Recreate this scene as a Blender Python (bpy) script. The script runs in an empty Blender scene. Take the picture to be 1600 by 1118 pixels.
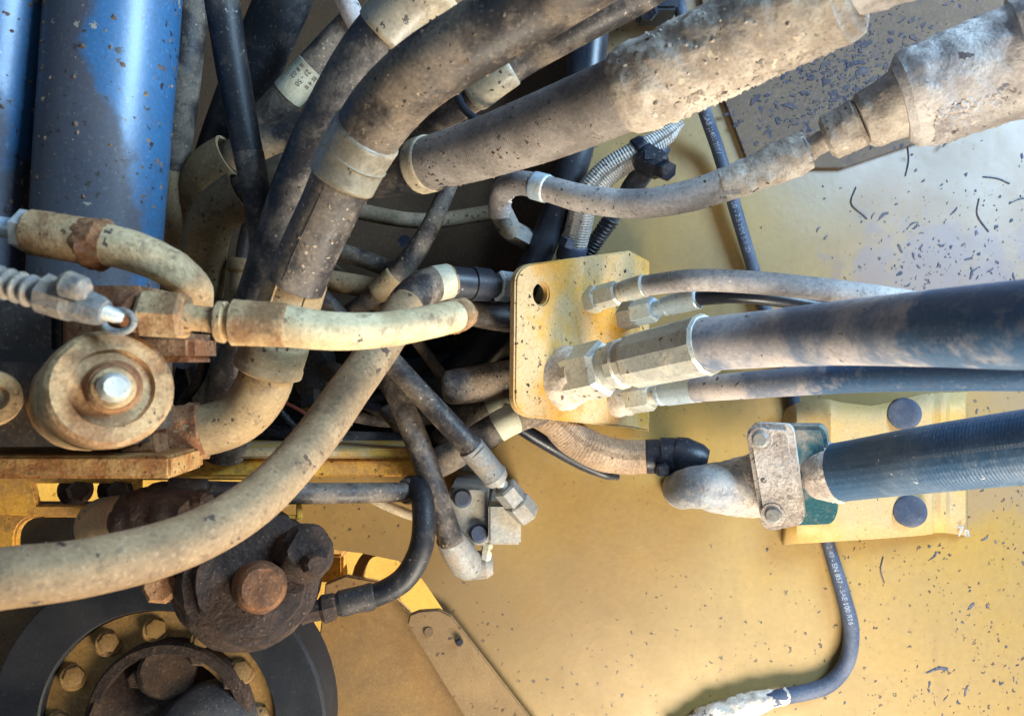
import bpy, bmesh, math, random
from mathutils import Vector, Matrix, noise
random.seed(7)
scn = bpy.context.scene
COL = scn.collection

# ---------------------------------------------------------------- camera, world, light
WF = 1.4                      # picture width at one metre
K = WF / 1600.0
def P(px, py, d):             # photograph measure + distance in metres -> place in the machine bay
    return Vector(((px - 800) * K * d, d, (559 - py) * K * d))

cam_d = bpy.data.cameras.new('camera'); cam_d.sensor_width = 36; cam_d.lens = 36 / WF
cam_d.clip_start = 0.02; cam_d.clip_end = 200
cam_d.dof.use_dof = True; cam_d.dof.focus_distance = 0.95; cam_d.dof.aperture_fstop = 6.5
cam = bpy.data.objects.new('camera', cam_d); COL.objects.link(cam)
cam.location = (0, 0, 0); cam.rotation_euler = (math.radians(90), 0, 0)
scn.camera = cam

SUN = Vector((0.80, 0.30, 0.52)).normalized()
world = bpy.data.worlds.new('World'); scn.world = world; world.use_nodes = True
nt = world.node_tree; bg = nt.nodes['Background']
sky = nt.nodes.new('ShaderNodeTexSky'); sky.sky_type = 'NISHITA'; sky.sun_disc = False
sky.sun_elevation = math.asin(SUN.z); sky.sun_rotation = math.atan2(SUN.x, SUN.y)
nt.links.new(sky.outputs[0], bg.inputs[0]); bg.inputs[1].default_value = 0.07

def lamp(name, kind, loc, target, energy, col, size=0.5, size_y=None):
    l = bpy.data.lights.new(name, kind); l.energy = energy; l.color = col
    if kind == 'AREA':
        l.shape = 'RECTANGLE'; l.size = size; l.size_y = size_y or size
    if kind == 'SUN': l.angle = math.radians(0.6)
    o = bpy.data.objects.new(name, l); COL.objects.link(o)
    o.location = loc
    o.rotation_euler = (Vector(target) - Vector(loc)).to_track_quat('-Z', 'Y').to_euler()
    return o
lamp('sun', 'SUN', SUN * 5, (0, 0, 0), 5.0, (1.0, 0.91, 0.76))
lamp('ground_bounce', 'AREA', (0.50, 0.38, -1.12), (0.25, 0.95, 0.05), 32, (1.0, 0.90, 0.73), 0.7, 0.5)
lamp('sky_opening', 'AREA', (1.45, 0.0, 0.85), (0.15, 1.0, 0.0), 56, (0.48, 0.74, 1.0), 0.8, 0.7)

vs = scn.view_settings
vs.view_transform = 'Standard'; vs.look = 'None'; vs.gamma = 1.0; vs.exposure = 0.70; vs.use_curve_mapping = False
scn.cycles.max_bounces = 4; scn.cycles.use_adaptive_sampling = True; scn.cycles.adaptive_threshold = 0.02; scn.cycles.use_denoising = True
try: scn.cycles.denoiser = 'OPENIMAGEDENOISE'
except Exception: pass

# ---------------------------------------------------------------- materials
def lin(c):
    return tuple(((v / 255) / 12.92 if v / 255 <= 0.04045 else ((v / 255 + 0.055) / 1.055) ** 2.4) for v in c) + (1,)
M = {}
def mk(name, base, dust=None, amt=0.4, sc=16, soft=0.07, rough=0.6, drough=0.92, metal=0.0, var=0.25, spot=None, sa=0.0,
       ssc=160, spot2=None, sa2=0.0, bump=0.25, bdist=0.0015, grain=260, weave=None, stretch=None, coat=0.0, patch=None, spec=0.4, speck=0.15, film=None, side=None, streak=None, grime=0.5, gdark=(66, 54, 46), glight=None, fade=None):
    m = bpy.data.materials.new(name); m.use_nodes = True; t = m.node_tree; N = t.nodes; L = t.links
    b = N['Principled BSDF']
    tc = N.new('ShaderNodeTexCoord'); mp = N.new('ShaderNodeMapping'); L.new(tc.outputs['Object'], mp.inputs[0])
    if stretch: mp.inputs['Scale'].default_value = stretch
    oi = N.new('ShaderNodeObjectInfo')
    add = N.new('ShaderNodeVectorMath'); add.operation = 'ADD'
    L.new(mp.outputs[0], add.inputs[0])
    sh = N.new('ShaderNodeVectorMath'); sh.operation = 'SCALE'; sh.inputs[3].default_value = 7.0
    cmb = N.new('ShaderNodeCombineXYZ')
    for i in range(3): L.new(oi.outputs['Random'], cmb.inputs[i])
    L.new(cmb.outputs[0], sh.inputs[0]); L.new(sh.outputs[0], add.inputs[1])
    V = add.outputs[0]
    def noi(scale, detail=5, rough_=0.6, dist=0.0):
        n = N.new('ShaderNodeTexNoise'); n.inputs['Scale'].default_value = scale; n.inputs['Detail'].default_value = detail
        n.inputs['Roughness'].default_value = rough_; n.inputs['Distortion'].default_value = dist
        L.new(V, n.inputs['Vector']); return n.outputs['Fac']
    def ramp(inp, a, c):
        r = N.new('ShaderNodeMapRange'); r.interpolation_type = 'SMOOTHSTEP'
        r.inputs[1].default_value = a; r.inputs[2].default_value = c; L.new(inp, r.inputs[0]); return r.outputs[0]
    def mix(f, a, c, mode='MIX'):
        x = N.new('ShaderNodeMix'); x.data_type = 'RGBA'; x.blend_type = mode
        if isinstance(f, float): x.inputs[0].default_value = f
        else: L.new(f, x.inputs[0])
        for v, i in ((a, 6), (c, 7)):
            if isinstance(v, tuple): x.inputs[i].default_value = v
            else: L.new(v, x.inputs[i])
        return x.outputs[2]
    def math_(op, a, c=None):
        x = N.new('ShaderNodeMath'); x.operation = op
        for v, i in ((a, 0), (c, 1)):
            if v is None: continue
            if isinstance(v, (int, float)): x.inputs[i].default_value = v
            else: L.new(v, x.inputs[i])
        return x.outputs[0]
    col = lin(base); f = None
    n1 = noi(sc, 6, 0.62, 0.3)
    if patch: col = mix(ramp(noi(patch[1], 4), 0.5 - 0.06, 0.5 + 0.10), col, lin(patch[0]))
    if dust:
        c0 = 0.5 + (0.5 - amt) * 0.55
        f = ramp(n1, c0 - soft, c0 + soft)
        if fade:                                    # dust ends raggedly along the hose
            su = N.new('ShaderNodeSeparateXYZ'); L.new(tc.outputs['UV'], su.inputs[0])
            mu = math_('DIVIDE', math_('SUBTRACT', fade[0], su.outputs[0]), fade[1])
            mu = math_('ADD', mu, math_('MULTIPLY', math_('SUBTRACT', noi(30, 5, 0.7), 0.5), 3.0))
            f = math_('MULTIPLY', math_('MAXIMUM', f, 0.25), ramp(mu, -0.25, 0.35))
            f = math_('MAXIMUM', f, math_('MULTIPLY', ramp(n1, 0.60, 0.70), 0.5))
        if side:                                    # mud film that lies on one side of a barrel
            s0 = N.new('ShaderNodeSeparateXYZ'); L.new(tc.outputs['Object'], s0.inputs[0])
            xx = math_('SUBTRACT', s0.outputs[0], math_('MULTIPLY', s0.outputs[2], side[0]))
            low = math_('MULTIPLY', ramp(s0.outputs[2], side[3], side[3] - 0.20), 0.058)
            xx = math_('SUBTRACT', math_('ADD', xx, math_('MULTIPLY', math_('SUBTRACT', n1, 0.5), side[2])), low)
            f = math_('MAXIMUM', f, math_('MULTIPLY', ramp(xx, side[1] + 0.007, side[1] - 0.007), 0.82))
        col = mix(f, col, lin(dust))
    g = noi(grain, 3)
    lo = 1 - var; hi = 1 + var
    gm = N.new('ShaderNodeMapRange'); gm.inputs[1].default_value = 0.25; gm.inputs[2].default_value = 0.75
    gm.inputs[3].default_value = lo; gm.inputs[4].default_value = hi; L.new(g, gm.inputs[0])
    g2 = noi(sc * 3.1, 8, 0.74)
    gm2 = N.new('ShaderNodeMapRange'); gm2.inputs[1].default_value = 0.3; gm2.inputs[2].default_value = 0.7
    gm2.inputs[3].default_value = 1 - var * 0.7; gm2.inputs[4].default_value = 1 + var * 0.7; L.new(g2, gm2.inputs[0])
    pr = math_('MULTIPLY', gm.outputs[0], gm2.outputs[0])
    cc = N.new('ShaderNodeCombineColor')
    for i in range(3): L.new(pr, cc.inputs[i])
    col = mix(1.0, col, cc.outputs[0], 'MULTIPLY')
    if grime and dust:
        col = mix(math_('MULTIPLY', ramp(g2, 0.53, 0.64), grime), col, lin(gdark))
        col = mix(math_('MULTIPLY', ramp(g2, 0.46, 0.36), grime * 0.6), col, lin(glight or tuple(min(225, int(c * 1.13) + 6) for c in dust)))
    if speck:
        col = mix(math_('MULTIPLY', ramp(g, 0.60, 0.70), speck), col, lin((196, 182, 162)))
        col = mix(math_('MULTIPLY', ramp(g, 0.40, 0.31), speck), col, lin((44, 36, 32)))
    if film:                                        # settled dust films by place, and a soft brown one towards the lower left
        sp_ = N.new('ShaderNodeSeparateXYZ'); L.new(tc.outputs['Object'], sp_.inputs[0])
        for (colr, ax, a0, a1, strength, nsc, cx, cz, rad) in film:
            nz_ = noi(nsc, 6, 0.65)
            if rad:
                dx = math_('SUBTRACT', sp_.outputs[0], cx); dz = math_('SUBTRACT', sp_.outputs[2], cz)
                q_ = math_('SQRT', math_('ADD', math_('MULTIPLY', dx, dx), math_('MULTIPLY', math_('MULTIPLY', dz, dz), 3.0)))
                base_ = math_('SUBTRACT', 1.0, math_('DIVIDE', q_, rad))
                sharp = nsc > 10
                m_ = ramp(math_('ADD', base_, math_('MULTIPLY', math_('SUBTRACT', nz_, 0.5), 2.2 if sharp else 1.0)), 0.2 if sharp else -0.1, 0.65 if sharp else 1.0)
            else:
                base_ = ramp(math_('ADD', sp_.outputs[0], math_('MULTIPLY', sp_.outputs[2], 0.9)), a0, a1)
                m_ = ramp(math_('ADD', base_, math_('MULTIPLY', math_('SUBTRACT', nz_, 0.5), 1.1)), 0.15, 0.95)
            col = mix(math_('MULTIPLY', m_, strength), col, lin(colr))
    if streak:                                      # runs and scuffs
        m2 = N.new('ShaderNodeMapping'); m2.inputs['Scale'].default_value = streak[1]; L.new(tc.outputs['Object'], m2.inputs[0])
        ns = N.new('ShaderNodeTexNoise'); ns.inputs['Scale'].default_value = 1.0; ns.inputs['Detail'].default_value = 5; L.new(m2.outputs[0], ns.inputs['Vector'])
        col = mix(math_('MULTIPLY', math_('MULTIPLY', ramp(ns.outputs['Fac'], 0.56, 0.70), ramp(n1, 0.40, 0.58)), streak[2]), col, lin(streak[0]))
    sfac = None
    def spots(amount, scale, seed):
        vo = N.new('ShaderNodeTexVoronoi'); vo.inputs['Scale'].default_value = scale; vo.inputs['Randomness'].default_value = 1
        ds = N.new('ShaderNodeVectorMath'); ds.operation = 'ADD'
        nz = N.new('ShaderNodeTexNoise'); nz.inputs['Scale'].default_value = scale * 1.9; nz.inputs['Detail'].default_value = 3
        L.new(V, nz.inputs['Vector'])
        s2 = N.new('ShaderNodeVectorMath'); s2.operation = 'SCALE'; s2.inputs[3].default_value = 1.5 / scale
        L.new(nz.outputs['Color'], s2.inputs[0]); L.new(V, ds.inputs[0]); L.new(s2.outputs[0], ds.inputs[1])
        L.new(ds.outputs[0], vo.inputs['Vector'])
        pres = N.new('ShaderNodeSeparateColor'); L.new(vo.outputs['Color'], pres.inputs[0])
        size = ramp(pres.outputs[0], 1.0 - amount, 1.0)
        cl = ramp(noi(sc * 0.5 + seed, 3), 0.36, 0.60)
        thr = math_('MULTIPLY', math_('MULTIPLY', math_('MULTIPLY', size, size), 0.40), cl)
        df = math_('SUBTRACT', thr, vo.outputs['Distance'])
        return ramp(df, -0.02, 0.07)
    if spot: sfac = spots(sa, ssc * 1.35, 0.0); col = mix(sfac, col, lin(spot))
    if spot2: s3 = spots(sa2, ssc * 1.45, 1.7); col = mix(s3, col, lin(spot2))
    L.new(col, b.inputs['Base Color'])
    b.inputs['Metallic'].default_value = metal
    b.inputs['Specular IOR Level'].default_value = spec
    if metal and f is not None:
        L.new(math_('MULTIPLY', math_('SUBTRACT', 1.0, f), metal), b.inputs['Metallic'])
    if f is not None:
        r = N.new('ShaderNodeMapRange'); r.inputs[3].default_value = rough; r.inputs[4].default_value = drough
        L.new(f, r.inputs[0]); L.new(r.outputs[0], b.inputs['Roughness'])
    else: b.inputs['Roughness'].default_value = rough
    b.inputs['Coat Weight'].default_value = coat; b.inputs['Coat Roughness'].default_value = 0.25
    h = math_('ADD', math_('MULTIPLY', n1, 1.0), math_('ADD', math_('MULTIPLY', g, 0.4), math_('MULTIPLY', g2, 0.6)))
    if f is not None: h = math_('ADD', h, math_('MULTIPLY', f, 0.25))
    if weave:
        uv = N.new('ShaderNodeSeparateXYZ'); L.new(tc.outputs['UV'], uv.inputs[0])
        pitch, turns, style = weave
        u = math_('MULTIPLY', uv.outputs[0], 2 * math.pi / pitch); v = math_('MULTIPLY', uv.outputs[1], 2 * math.pi * turns)
        if style == 'ring': wv = math_('SINE', math_('ADD', u, v))
        else: wv = math_('MULTIPLY', math_('SINE', math_('ADD', u, v)), math_('SINE', math_('SUBTRACT', u, v)))
        h = math_('ADD', h, math_('MULTIPLY', wv, weave_h.get(name, 0.35)))
    bp = N.new('ShaderNodeBump'); bp.inputs['Strength'].default_value = min(1.0, bump * 2); bp.inputs['Distance'].default_value = bdist
    L.new(h, bp.inputs['Height']); L.new(bp.outputs[0], b.inputs['Normal'])
    M[name] = m
    return m
weave_h = {'sleeve': 0.16, 'braid': 0.6, 'braid_brown': 0.22, 'braid_hose': 0.14, 'ribbed': 0.5, 'spiral': 1.0}
DUST = (176, 156, 132); MUD = (186, 164, 138); NAVY = (28, 34, 48)
mk('wall', (138, 112, 59), (125, 104, 66), 0.48, 3.2, 0.20, 0.36, 0.65, var=0.07, spot=(62, 52, 44), sa=0.34, ssc=95, spot2=(120, 96, 62), sa2=0.4, bump=0.07, bdist=0.004, grain=110, patch=((146, 119, 68), 1.7), speck=0.0, streak=((112, 90, 58), (26, 26, 4), 0.4), film=[((114, 101, 91), 3, 0.40, 0.95, 0.85, 2.6, 0, 0, 0), ((100, 92, 100), 0, 0, 0, 0.6, 24, 0.66, 0.13, 0.22), ((116, 101, 90), 0, 0, 0, 0.45, 14, 0.74, -0.20, 0.16), ((98, 74, 44), 0, 0, 0, 0.6, 3, -0.06, -0.40, 0.42)], grime=0.10, gdark=(104, 82, 50))
mk('plate_yellow', (190, 142, 54), (180, 154, 114), 0.56, 13, 0.12, 0.5, 0.85, var=0.12, spot=(44, 34, 28), sa=0.85, ssc=95, spot2=(120, 88, 50), sa2=0.5, bump=0.2, bdist=0.001, speck=0.25, grime=0.3, gdark=(96, 70, 40))
mk('bracket_yellow', (166, 132, 68), (150, 130, 98), 0.5, 8, 0.2, 0.5, 0.85, var=0.08, spot=(60, 56, 60), sa=0.25, ssc=110, bump=0.1, grime=0.18, gdark=(110, 88, 60))
mk('frame_yellow', (218, 164, 62), (166, 122, 72), 0.45, 14, 0.15, 0.6, 0.9, var=0.22, spot=(70, 44, 28), sa=0.5, ssc=110, bump=0.25)
mk('bright_yellow', (240, 200, 96), (228, 176, 74), 0.4, 10, 0.15, 0.5, 0.8, var=0.12, spot=(140, 90, 40), sa=0.4, ssc=60, speck=0.05, grime=0.15)
mk('strap_tan', (124, 98, 60), (110, 88, 60), 0.5, 7, 0.18, 0.55, 0.85, var=0.12, spot=(64, 48, 36), sa=0.4, ssc=80, bump=0.12, speck=0.05, grime=0.2, gdark=(88, 68, 46))
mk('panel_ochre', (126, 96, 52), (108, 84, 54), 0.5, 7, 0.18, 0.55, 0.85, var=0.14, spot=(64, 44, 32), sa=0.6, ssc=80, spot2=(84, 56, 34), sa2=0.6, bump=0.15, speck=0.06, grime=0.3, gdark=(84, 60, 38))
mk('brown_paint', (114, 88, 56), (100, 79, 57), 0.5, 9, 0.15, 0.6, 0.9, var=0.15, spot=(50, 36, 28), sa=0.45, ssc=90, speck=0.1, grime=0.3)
mk('flange_ochre', (138, 106, 58), (114, 88, 56), 0.45, 12, 0.15, 0.6, 0.9, var=0.22, spot=(56, 42, 34), sa=0.6, ssc=80, bump=0.3)
mk('recess_shade_brown', (86, 63, 38), (74, 56, 40), 0.5, 7, 0.2, 0.7, 0.9, var=0.15, spot=(50, 36, 28), sa=0.4, ssc=90, speck=0.08, grime=0.25)  # yellow wall paint darkened to brown for the shade in the recess
mk('rust_yellow', (150, 98, 52), (176, 136, 82), 0.5, 30, 0.12, 0.8, 0.9, var=0.3, spot=(72, 44, 28), sa=0.6, ssc=150, bump=0.5)
mk('mauve', (96, 78, 60), (86, 72, 62), 0.5, 12, 0.2, 0.8, 0.9, var=0.14, spot=(46, 46, 60), sa=0.8, ssc=50, spot2=(54, 54, 68), sa2=0.8, bump=0.2, speck=0.05, grime=0.4, gdark=(58, 54, 62))  # wall tone with the hose shadow darkened into it
mk('rubber', (24, 27, 34), (100, 90, 82), 0.26, 14, 0.16, 0.52, 0.85, var=0.2, spot=(150, 138, 124), sa=0.10, ssc=170, bump=0.15, speck=0.12, grime=0.3, gdark=(18, 18, 22))
mk('rubber_clean', (20, 26, 38), (62, 64, 70), 0.35, 8, 0.2, 0.34, 0.6, var=0.12, spot=(120, 120, 124), sa=0.1, ssc=170, bump=0.08, speck=0.06, grime=0.15)
mk('rubber_blue_veil', (58, 92, 142), (166, 160, 160), 0.18, 8, 0.10, 0.42, 0.85, var=0.10, spot=(150, 150, 156), sa=0.10, ssc=150, bump=0.12, speck=0.08, grime=0.12)  # black rubber; the bluish glare veil is put into the base colour
mk('rubber_dusty', (48, 44, 45), (122, 108, 94), 0.44, 16, 0.12, 0.48, 0.9, var=0.28, spot=(170, 152, 128), sa=0.3, ssc=150, spot2=(30, 28, 30), sa2=0.4, bump=0.28, grime=0.5, gdark=(34, 31, 32))
mk('rubber_right', (54, 64, 90), (172, 164, 162), 0.50, 11, 0.09, 0.46, 0.9, var=0.22, spot=(70, 68, 76), sa=0.5, ssc=100, bump=0.3, speck=0.15, patch=((92, 86, 92), 16), grime=0.4, gdark=(60, 58, 70))
mk('braid_hose', (46, 76, 106), (100, 114, 130), 0.28, 12, 0.16, 0.46, 0.8, var=0.14, spot=(170, 172, 178), sa=0.14, ssc=160, bump=0.35, weave=(0.007, 14, 'x'), speck=0.1, grime=0.15)  # black braid with the blue glare veil mixed into its base
mk('hose_tan', (116, 93, 68), (152, 126, 94), 0.52, 12, 0.16, 0.75, 0.92, var=0.2, spot=(78, 64, 54), sa=0.75, ssc=42, spot2=(60, 48, 42), sa2=0.5, bump=0.3)
mk('hose_half', (44, 42, 44), (128, 110, 88), 0.60, 9, 0.08, 0.6, 0.92, var=0.22, spot=(64, 54, 46), sa=0.6, ssc=80, bump=0.25)
mk('hose_cream', (166, 143, 108), (200, 180, 142), 0.55, 16, 0.12, 0.8, 0.92, var=0.18, spot=(92, 76, 64), sa=0.6, ssc=70, spot2=(120, 98, 78), sa2=0.5, bump=0.4)
mk('hose_ochre', (140, 116, 86), (186, 162, 124), 0.52, 20, 0.12, 0.8, 0.92, var=0.22, spot=(84, 68, 58), sa=0.6, ssc=70, spot2=(96, 74, 60), sa2=0.5, bump=0.5)
mk('connector_grey', (104, 104, 104), (146, 132, 116), 0.45, 26, 0.12, 0.65, 0.9, var=0.22, spot=(76, 70, 68), sa=0.5, ssc=100, bump=0.4)
mk('mud', (158, 145, 133), (200, 189, 176), 0.5, 22, 0.14, 0.95, 0.97, var=0.2, spot=(96, 84, 78), sa=0.7, ssc=55, spot2=(206, 192, 172), sa2=0.5, bump=0.3, bdist=0.003, grain=300, grime=0.4, gdark=(104, 88, 76))
mk('mud_pale', (172, 163, 160), (216, 209, 204), 0.5, 22, 0.14, 0.95, 0.97, var=0.2, spot=(112, 104, 106), sa=0.6, ssc=55, spot2=(226, 220, 214), sa2=0.5, bump=0.35, bdist=0.003, grain=300, grime=0.4, gdark=(120, 108, 104))
mk('hose_grey', (116, 112, 114), (172, 166, 162), 0.5, 10, 0.2, 0.75, 0.95, var=0.2, spot=(64, 58, 56), sa=0.5, ssc=120, spot2=(190, 176, 160), sa2=0.3, bump=0.3)
mk('sleeve', (106, 99, 95), (154, 146, 140), 0.48, 9, 0.2, 0.85, 0.95, var=0.2, spot=(70, 62, 58), sa=0.35, ssc=130, bump=0.4, weave=(0.0026, 1, 'ring'))
mk('braid', (166, 162, 158), (188, 178, 166), 0.4, 14, 0.2, 0.8, 0.95, var=0.2, spot=(80, 74, 70), sa=0.3, ssc=160, bump=0.5, weave=(0.008, 7, 'x'))
mk('braid_brown', (132, 110, 90), (160, 136, 112), 0.5, 18, 0.2, 0.85, 0.95, var=0.3, spot=(70, 56, 48), sa=0.45, ssc=140, bump=0.6, weave=(0.009, 6, 'x'))
mk('band_pale', (132, 124, 110), (182, 166, 138), 0.46, 12, 0.16, 0.4, 0.8, var=0.16, spot=(70, 62, 56), sa=0.5, ssc=90, spot2=(64, 56, 50), sa2=0.4, bump=0.15, coat=0.25, grime=0.45, gdark=(78, 68, 60))
mk('zinc', (200, 202, 196), (184, 174, 156), 0.34, 18, 0.10, 0.36, 0.9, metal=0.45, var=0.16, spot=(104, 92, 80), sa=0.55, ssc=110, bump=0.25, grime=0.35, gdark=(110, 98, 84))
mk('zinc_blue', (184, 202, 216), (186, 182, 174), 0.28, 18, 0.10, 0.36, 0.9, metal=0.4, var=0.14, spot=(96, 92, 90), sa=0.5, ssc=110, bump=0.2, grime=0.3, gdark=(110, 108, 106))
mk('zinc_dull', (128, 128, 126), (138, 126, 112), 0.42, 18, 0.12, 0.6, 0.9, metal=0.15, var=0.2, spot=(46, 44, 46), sa=0.7, ssc=90, bump=0.3)
mk('tube_tan', (128, 107, 78), (162, 138, 102), 0.45, 11, 0.18, 0.55, 0.9, metal=0.1, var=0.16, spot=(76, 60, 46), sa=0.5, ssc=110, bump=0.25)
mk('rust_tan', (134, 98, 64), (178, 148, 108), 0.5, 22, 0.12, 0.75, 0.93, var=0.25, spot=(92, 64, 46), sa=0.6, ssc=130, bump=0.5, bdist=0.002)
mk('rust', (118, 74, 46), (150, 112, 76), 0.45, 30, 0.12, 0.85, 0.95, var=0.3, spot=(62, 38, 28), sa=0.6, ssc=150, bump=0.6, bdist=0.002)
mk('rust_dark', (42, 31, 27), (64, 48, 39), 0.45, 34, 0.14, 0.85, 0.95, var=0.35, spot=(96, 76, 58), sa=0.2, ssc=150, bump=0.7, bdist=0.003, speck=0.08, grime=0.5, gdark=(26, 19, 17))
mk('rust_mid', (62, 47, 38), (84, 65, 50), 0.45, 30, 0.14, 0.85, 0.95, var=0.3, spot=(50, 36, 30), sa=0.5, ssc=120, bump=0.6, bdist=0.002, speck=0.1)
mk('rust_orange', (116, 74, 40), (78, 50, 32), 0.5, 40, 0.15, 0.75, 0.9, var=0.3, spot=(60, 36, 24), sa=0.5, ssc=160, bump=0.5)
mk('steel_dark', (46, 44, 46), (88, 76, 66), 0.35, 14, 0.2, 0.55, 0.9, metal=0.2, var=0.25, spot=(110, 96, 80), sa=0.25, ssc=150, bump=0.3)
mk('cavity_shade', (20, 22, 30), (34, 32, 34), 0.4, 10, 0.2, 0.8, 0.9, var=0.3, grime=0.2, gdark=(14, 15, 20))  # navy-black, deep shade put into the wall colour
mk('cylinder_blue_sheen', (44, 92, 134), (66, 57, 52), 0.16, 9, 0.10, 0.42, 0.75, var=0.14, spot=(46, 36, 32), sa=0.6, ssc=80, spot2=(150, 140, 130), sa2=0.14, bump=0.12, coat=0.15, spec=0.7, side=(0.07, 0.006, 0.10, 0.33), speck=0.1, grime=0.2)  # black barrel; its blue sky sheen is painted into the base colour
mk('wheel_black', (24, 27, 34), (42, 42, 46), 0.4, 7, 0.2, 0.5, 0.8, var=0.15, bump=0.08, speck=0.04, grime=0.1, gdark=(20, 22, 28))
mk('block_grey', (150, 150, 146), (166, 156, 140), 0.4, 18, 0.12, 0.55, 0.9, metal=0.15, var=0.18, spot=(54, 50, 50), sa=0.7, ssc=80, bump=0.3, grime=0.3)
mk('elbow_grey', (104, 112, 124), (160, 154, 148), 0.5, 18, 0.12, 0.5, 0.9, metal=0.2, var=0.2, spot=(66, 70, 84), sa=0.6, ssc=70, bump=0.3)
mk('teal', (30, 84, 96), (134, 128, 118), 0.34, 22, 0.1, 0.45, 0.9, var=0.2, spot=(40, 44, 50), sa=0.5, ssc=100, bump=0.3, grime=0.35, gdark=(30, 44, 50))
mk('flange_mud', (150, 138, 130), (182, 172, 164), 0.5, 26, 0.14, 0.9, 0.95, var=0.25, spot=(84, 78, 80), sa=0.6, ssc=90, bump=0.6, bdist=0.003)
mk('plastic_black', (20, 26, 40), (90, 84, 80), 0.15, 20, 0.15, 0.4, 0.8, var=0.15, bump=0.1, grime=0.15, gdark=(14, 16, 22))
mk('plug_blue', (48, 60, 82), (82, 88, 102), 0.4, 20, 0.2, 0.6, 0.8, var=0.15, bump=0.2, speck=0.08, grime=0.2)
mk('flake', (46, 56, 76), (92, 88, 96), 0.35, 40, 0.2, 0.9, 0.95, var=0.2, grime=0.0)
mk('flake_dark', (48, 48, 62), (76, 70, 74), 0.5, 40, 0.2, 0.9, 0.95, var=0.2, grime=0.0)
mk('crumb', (92, 74, 62), (140, 120, 100), 0.4, 40, 0.2, 0.95, 0.97, var=0.3)
mk('ink_white', (150, 162, 182), (96, 108, 130), 0.45, 60, 0.2, 0.6, 0.7, var=0.1, grime=0.0)
mk('ink_faint', (112, 122, 144), (70, 84, 110), 0.5, 60, 0.2, 0.6, 0.7, var=0.1, grime=0.0)
mk('ink_dark', (50, 50, 54), None, rough=0.7, var=0.1)
mk('label_paper', (178, 176, 156), (150, 140, 118), 0.4, 24, 0.2, 0.7, 0.9, var=0.1, grime=0.2)
mk('wire_red', (140, 66, 50), (120, 100, 84), 0.3, 20, rough=0.5, var=0.1)
mk('spiral', (44, 54, 72), (120, 116, 112), 0.3, 20, 0.2, 0.5, 0.8, var=0.1, bump=0.3)

# ---------------------------------------------------------------- builders
def thing(name, label, cat, loc, group=None):
    o = bpy.data.objects.new(name, None); COL.objects.link(o); o.location = loc; o.empty_display_size = 0.02
    o['label'] = label; o['category'] = cat
    if group: o['group'] = group
    return o
def rootloc(par):
    l = Vector((0, 0, 0))
    while par is not None: l = l + Vector(par.location); par = par.parent
    return l
def put(name, verts, faces, mat, parent=None, uvs=None, smooth=True, ang=35, label=None, base=None):
    off = rootloc(parent)
    loc = Vector((0, 0, 0))
    if parent is None:
        loc = Vector(base) if base is not None else Vector(verts[0])
    me = bpy.data.meshes.new(name)
    me.from_pydata([tuple(Vector(v) - off - loc) for v in verts], [], faces)
    me.materials.append(M[mat])
    if uvs:
        ul = me.uv_layers.new(name='uv')
        for p in me.polygons:
            for li, vi in zip(p.loop_indices, p.vertices): ul.data[li].uv = uvs[vi]
    me.update()
    bm = bmesh.new(); bm.from_mesh(me); bmesh.ops.recalc_face_normals(bm, faces=bm.faces); bm.to_mesh(me); bm.free()
    if smooth:
        for p in me.polygons: p.use_smooth = True
        me.set_sharp_from_angle(angle=math.radians(ang))
    o = bpy.data.objects.new(name, me); COL.objects.link(o); o.location = loc; o.parent = parent
    if label: o['label'] = label
    return o
def tag(o, label=None, cat=None, group=None, kind=None):
    if label: o['label'] = label
    if cat: o['category'] = cat
    if group: o['group'] = group
    if kind: o['kind'] = kind
    return o

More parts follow.
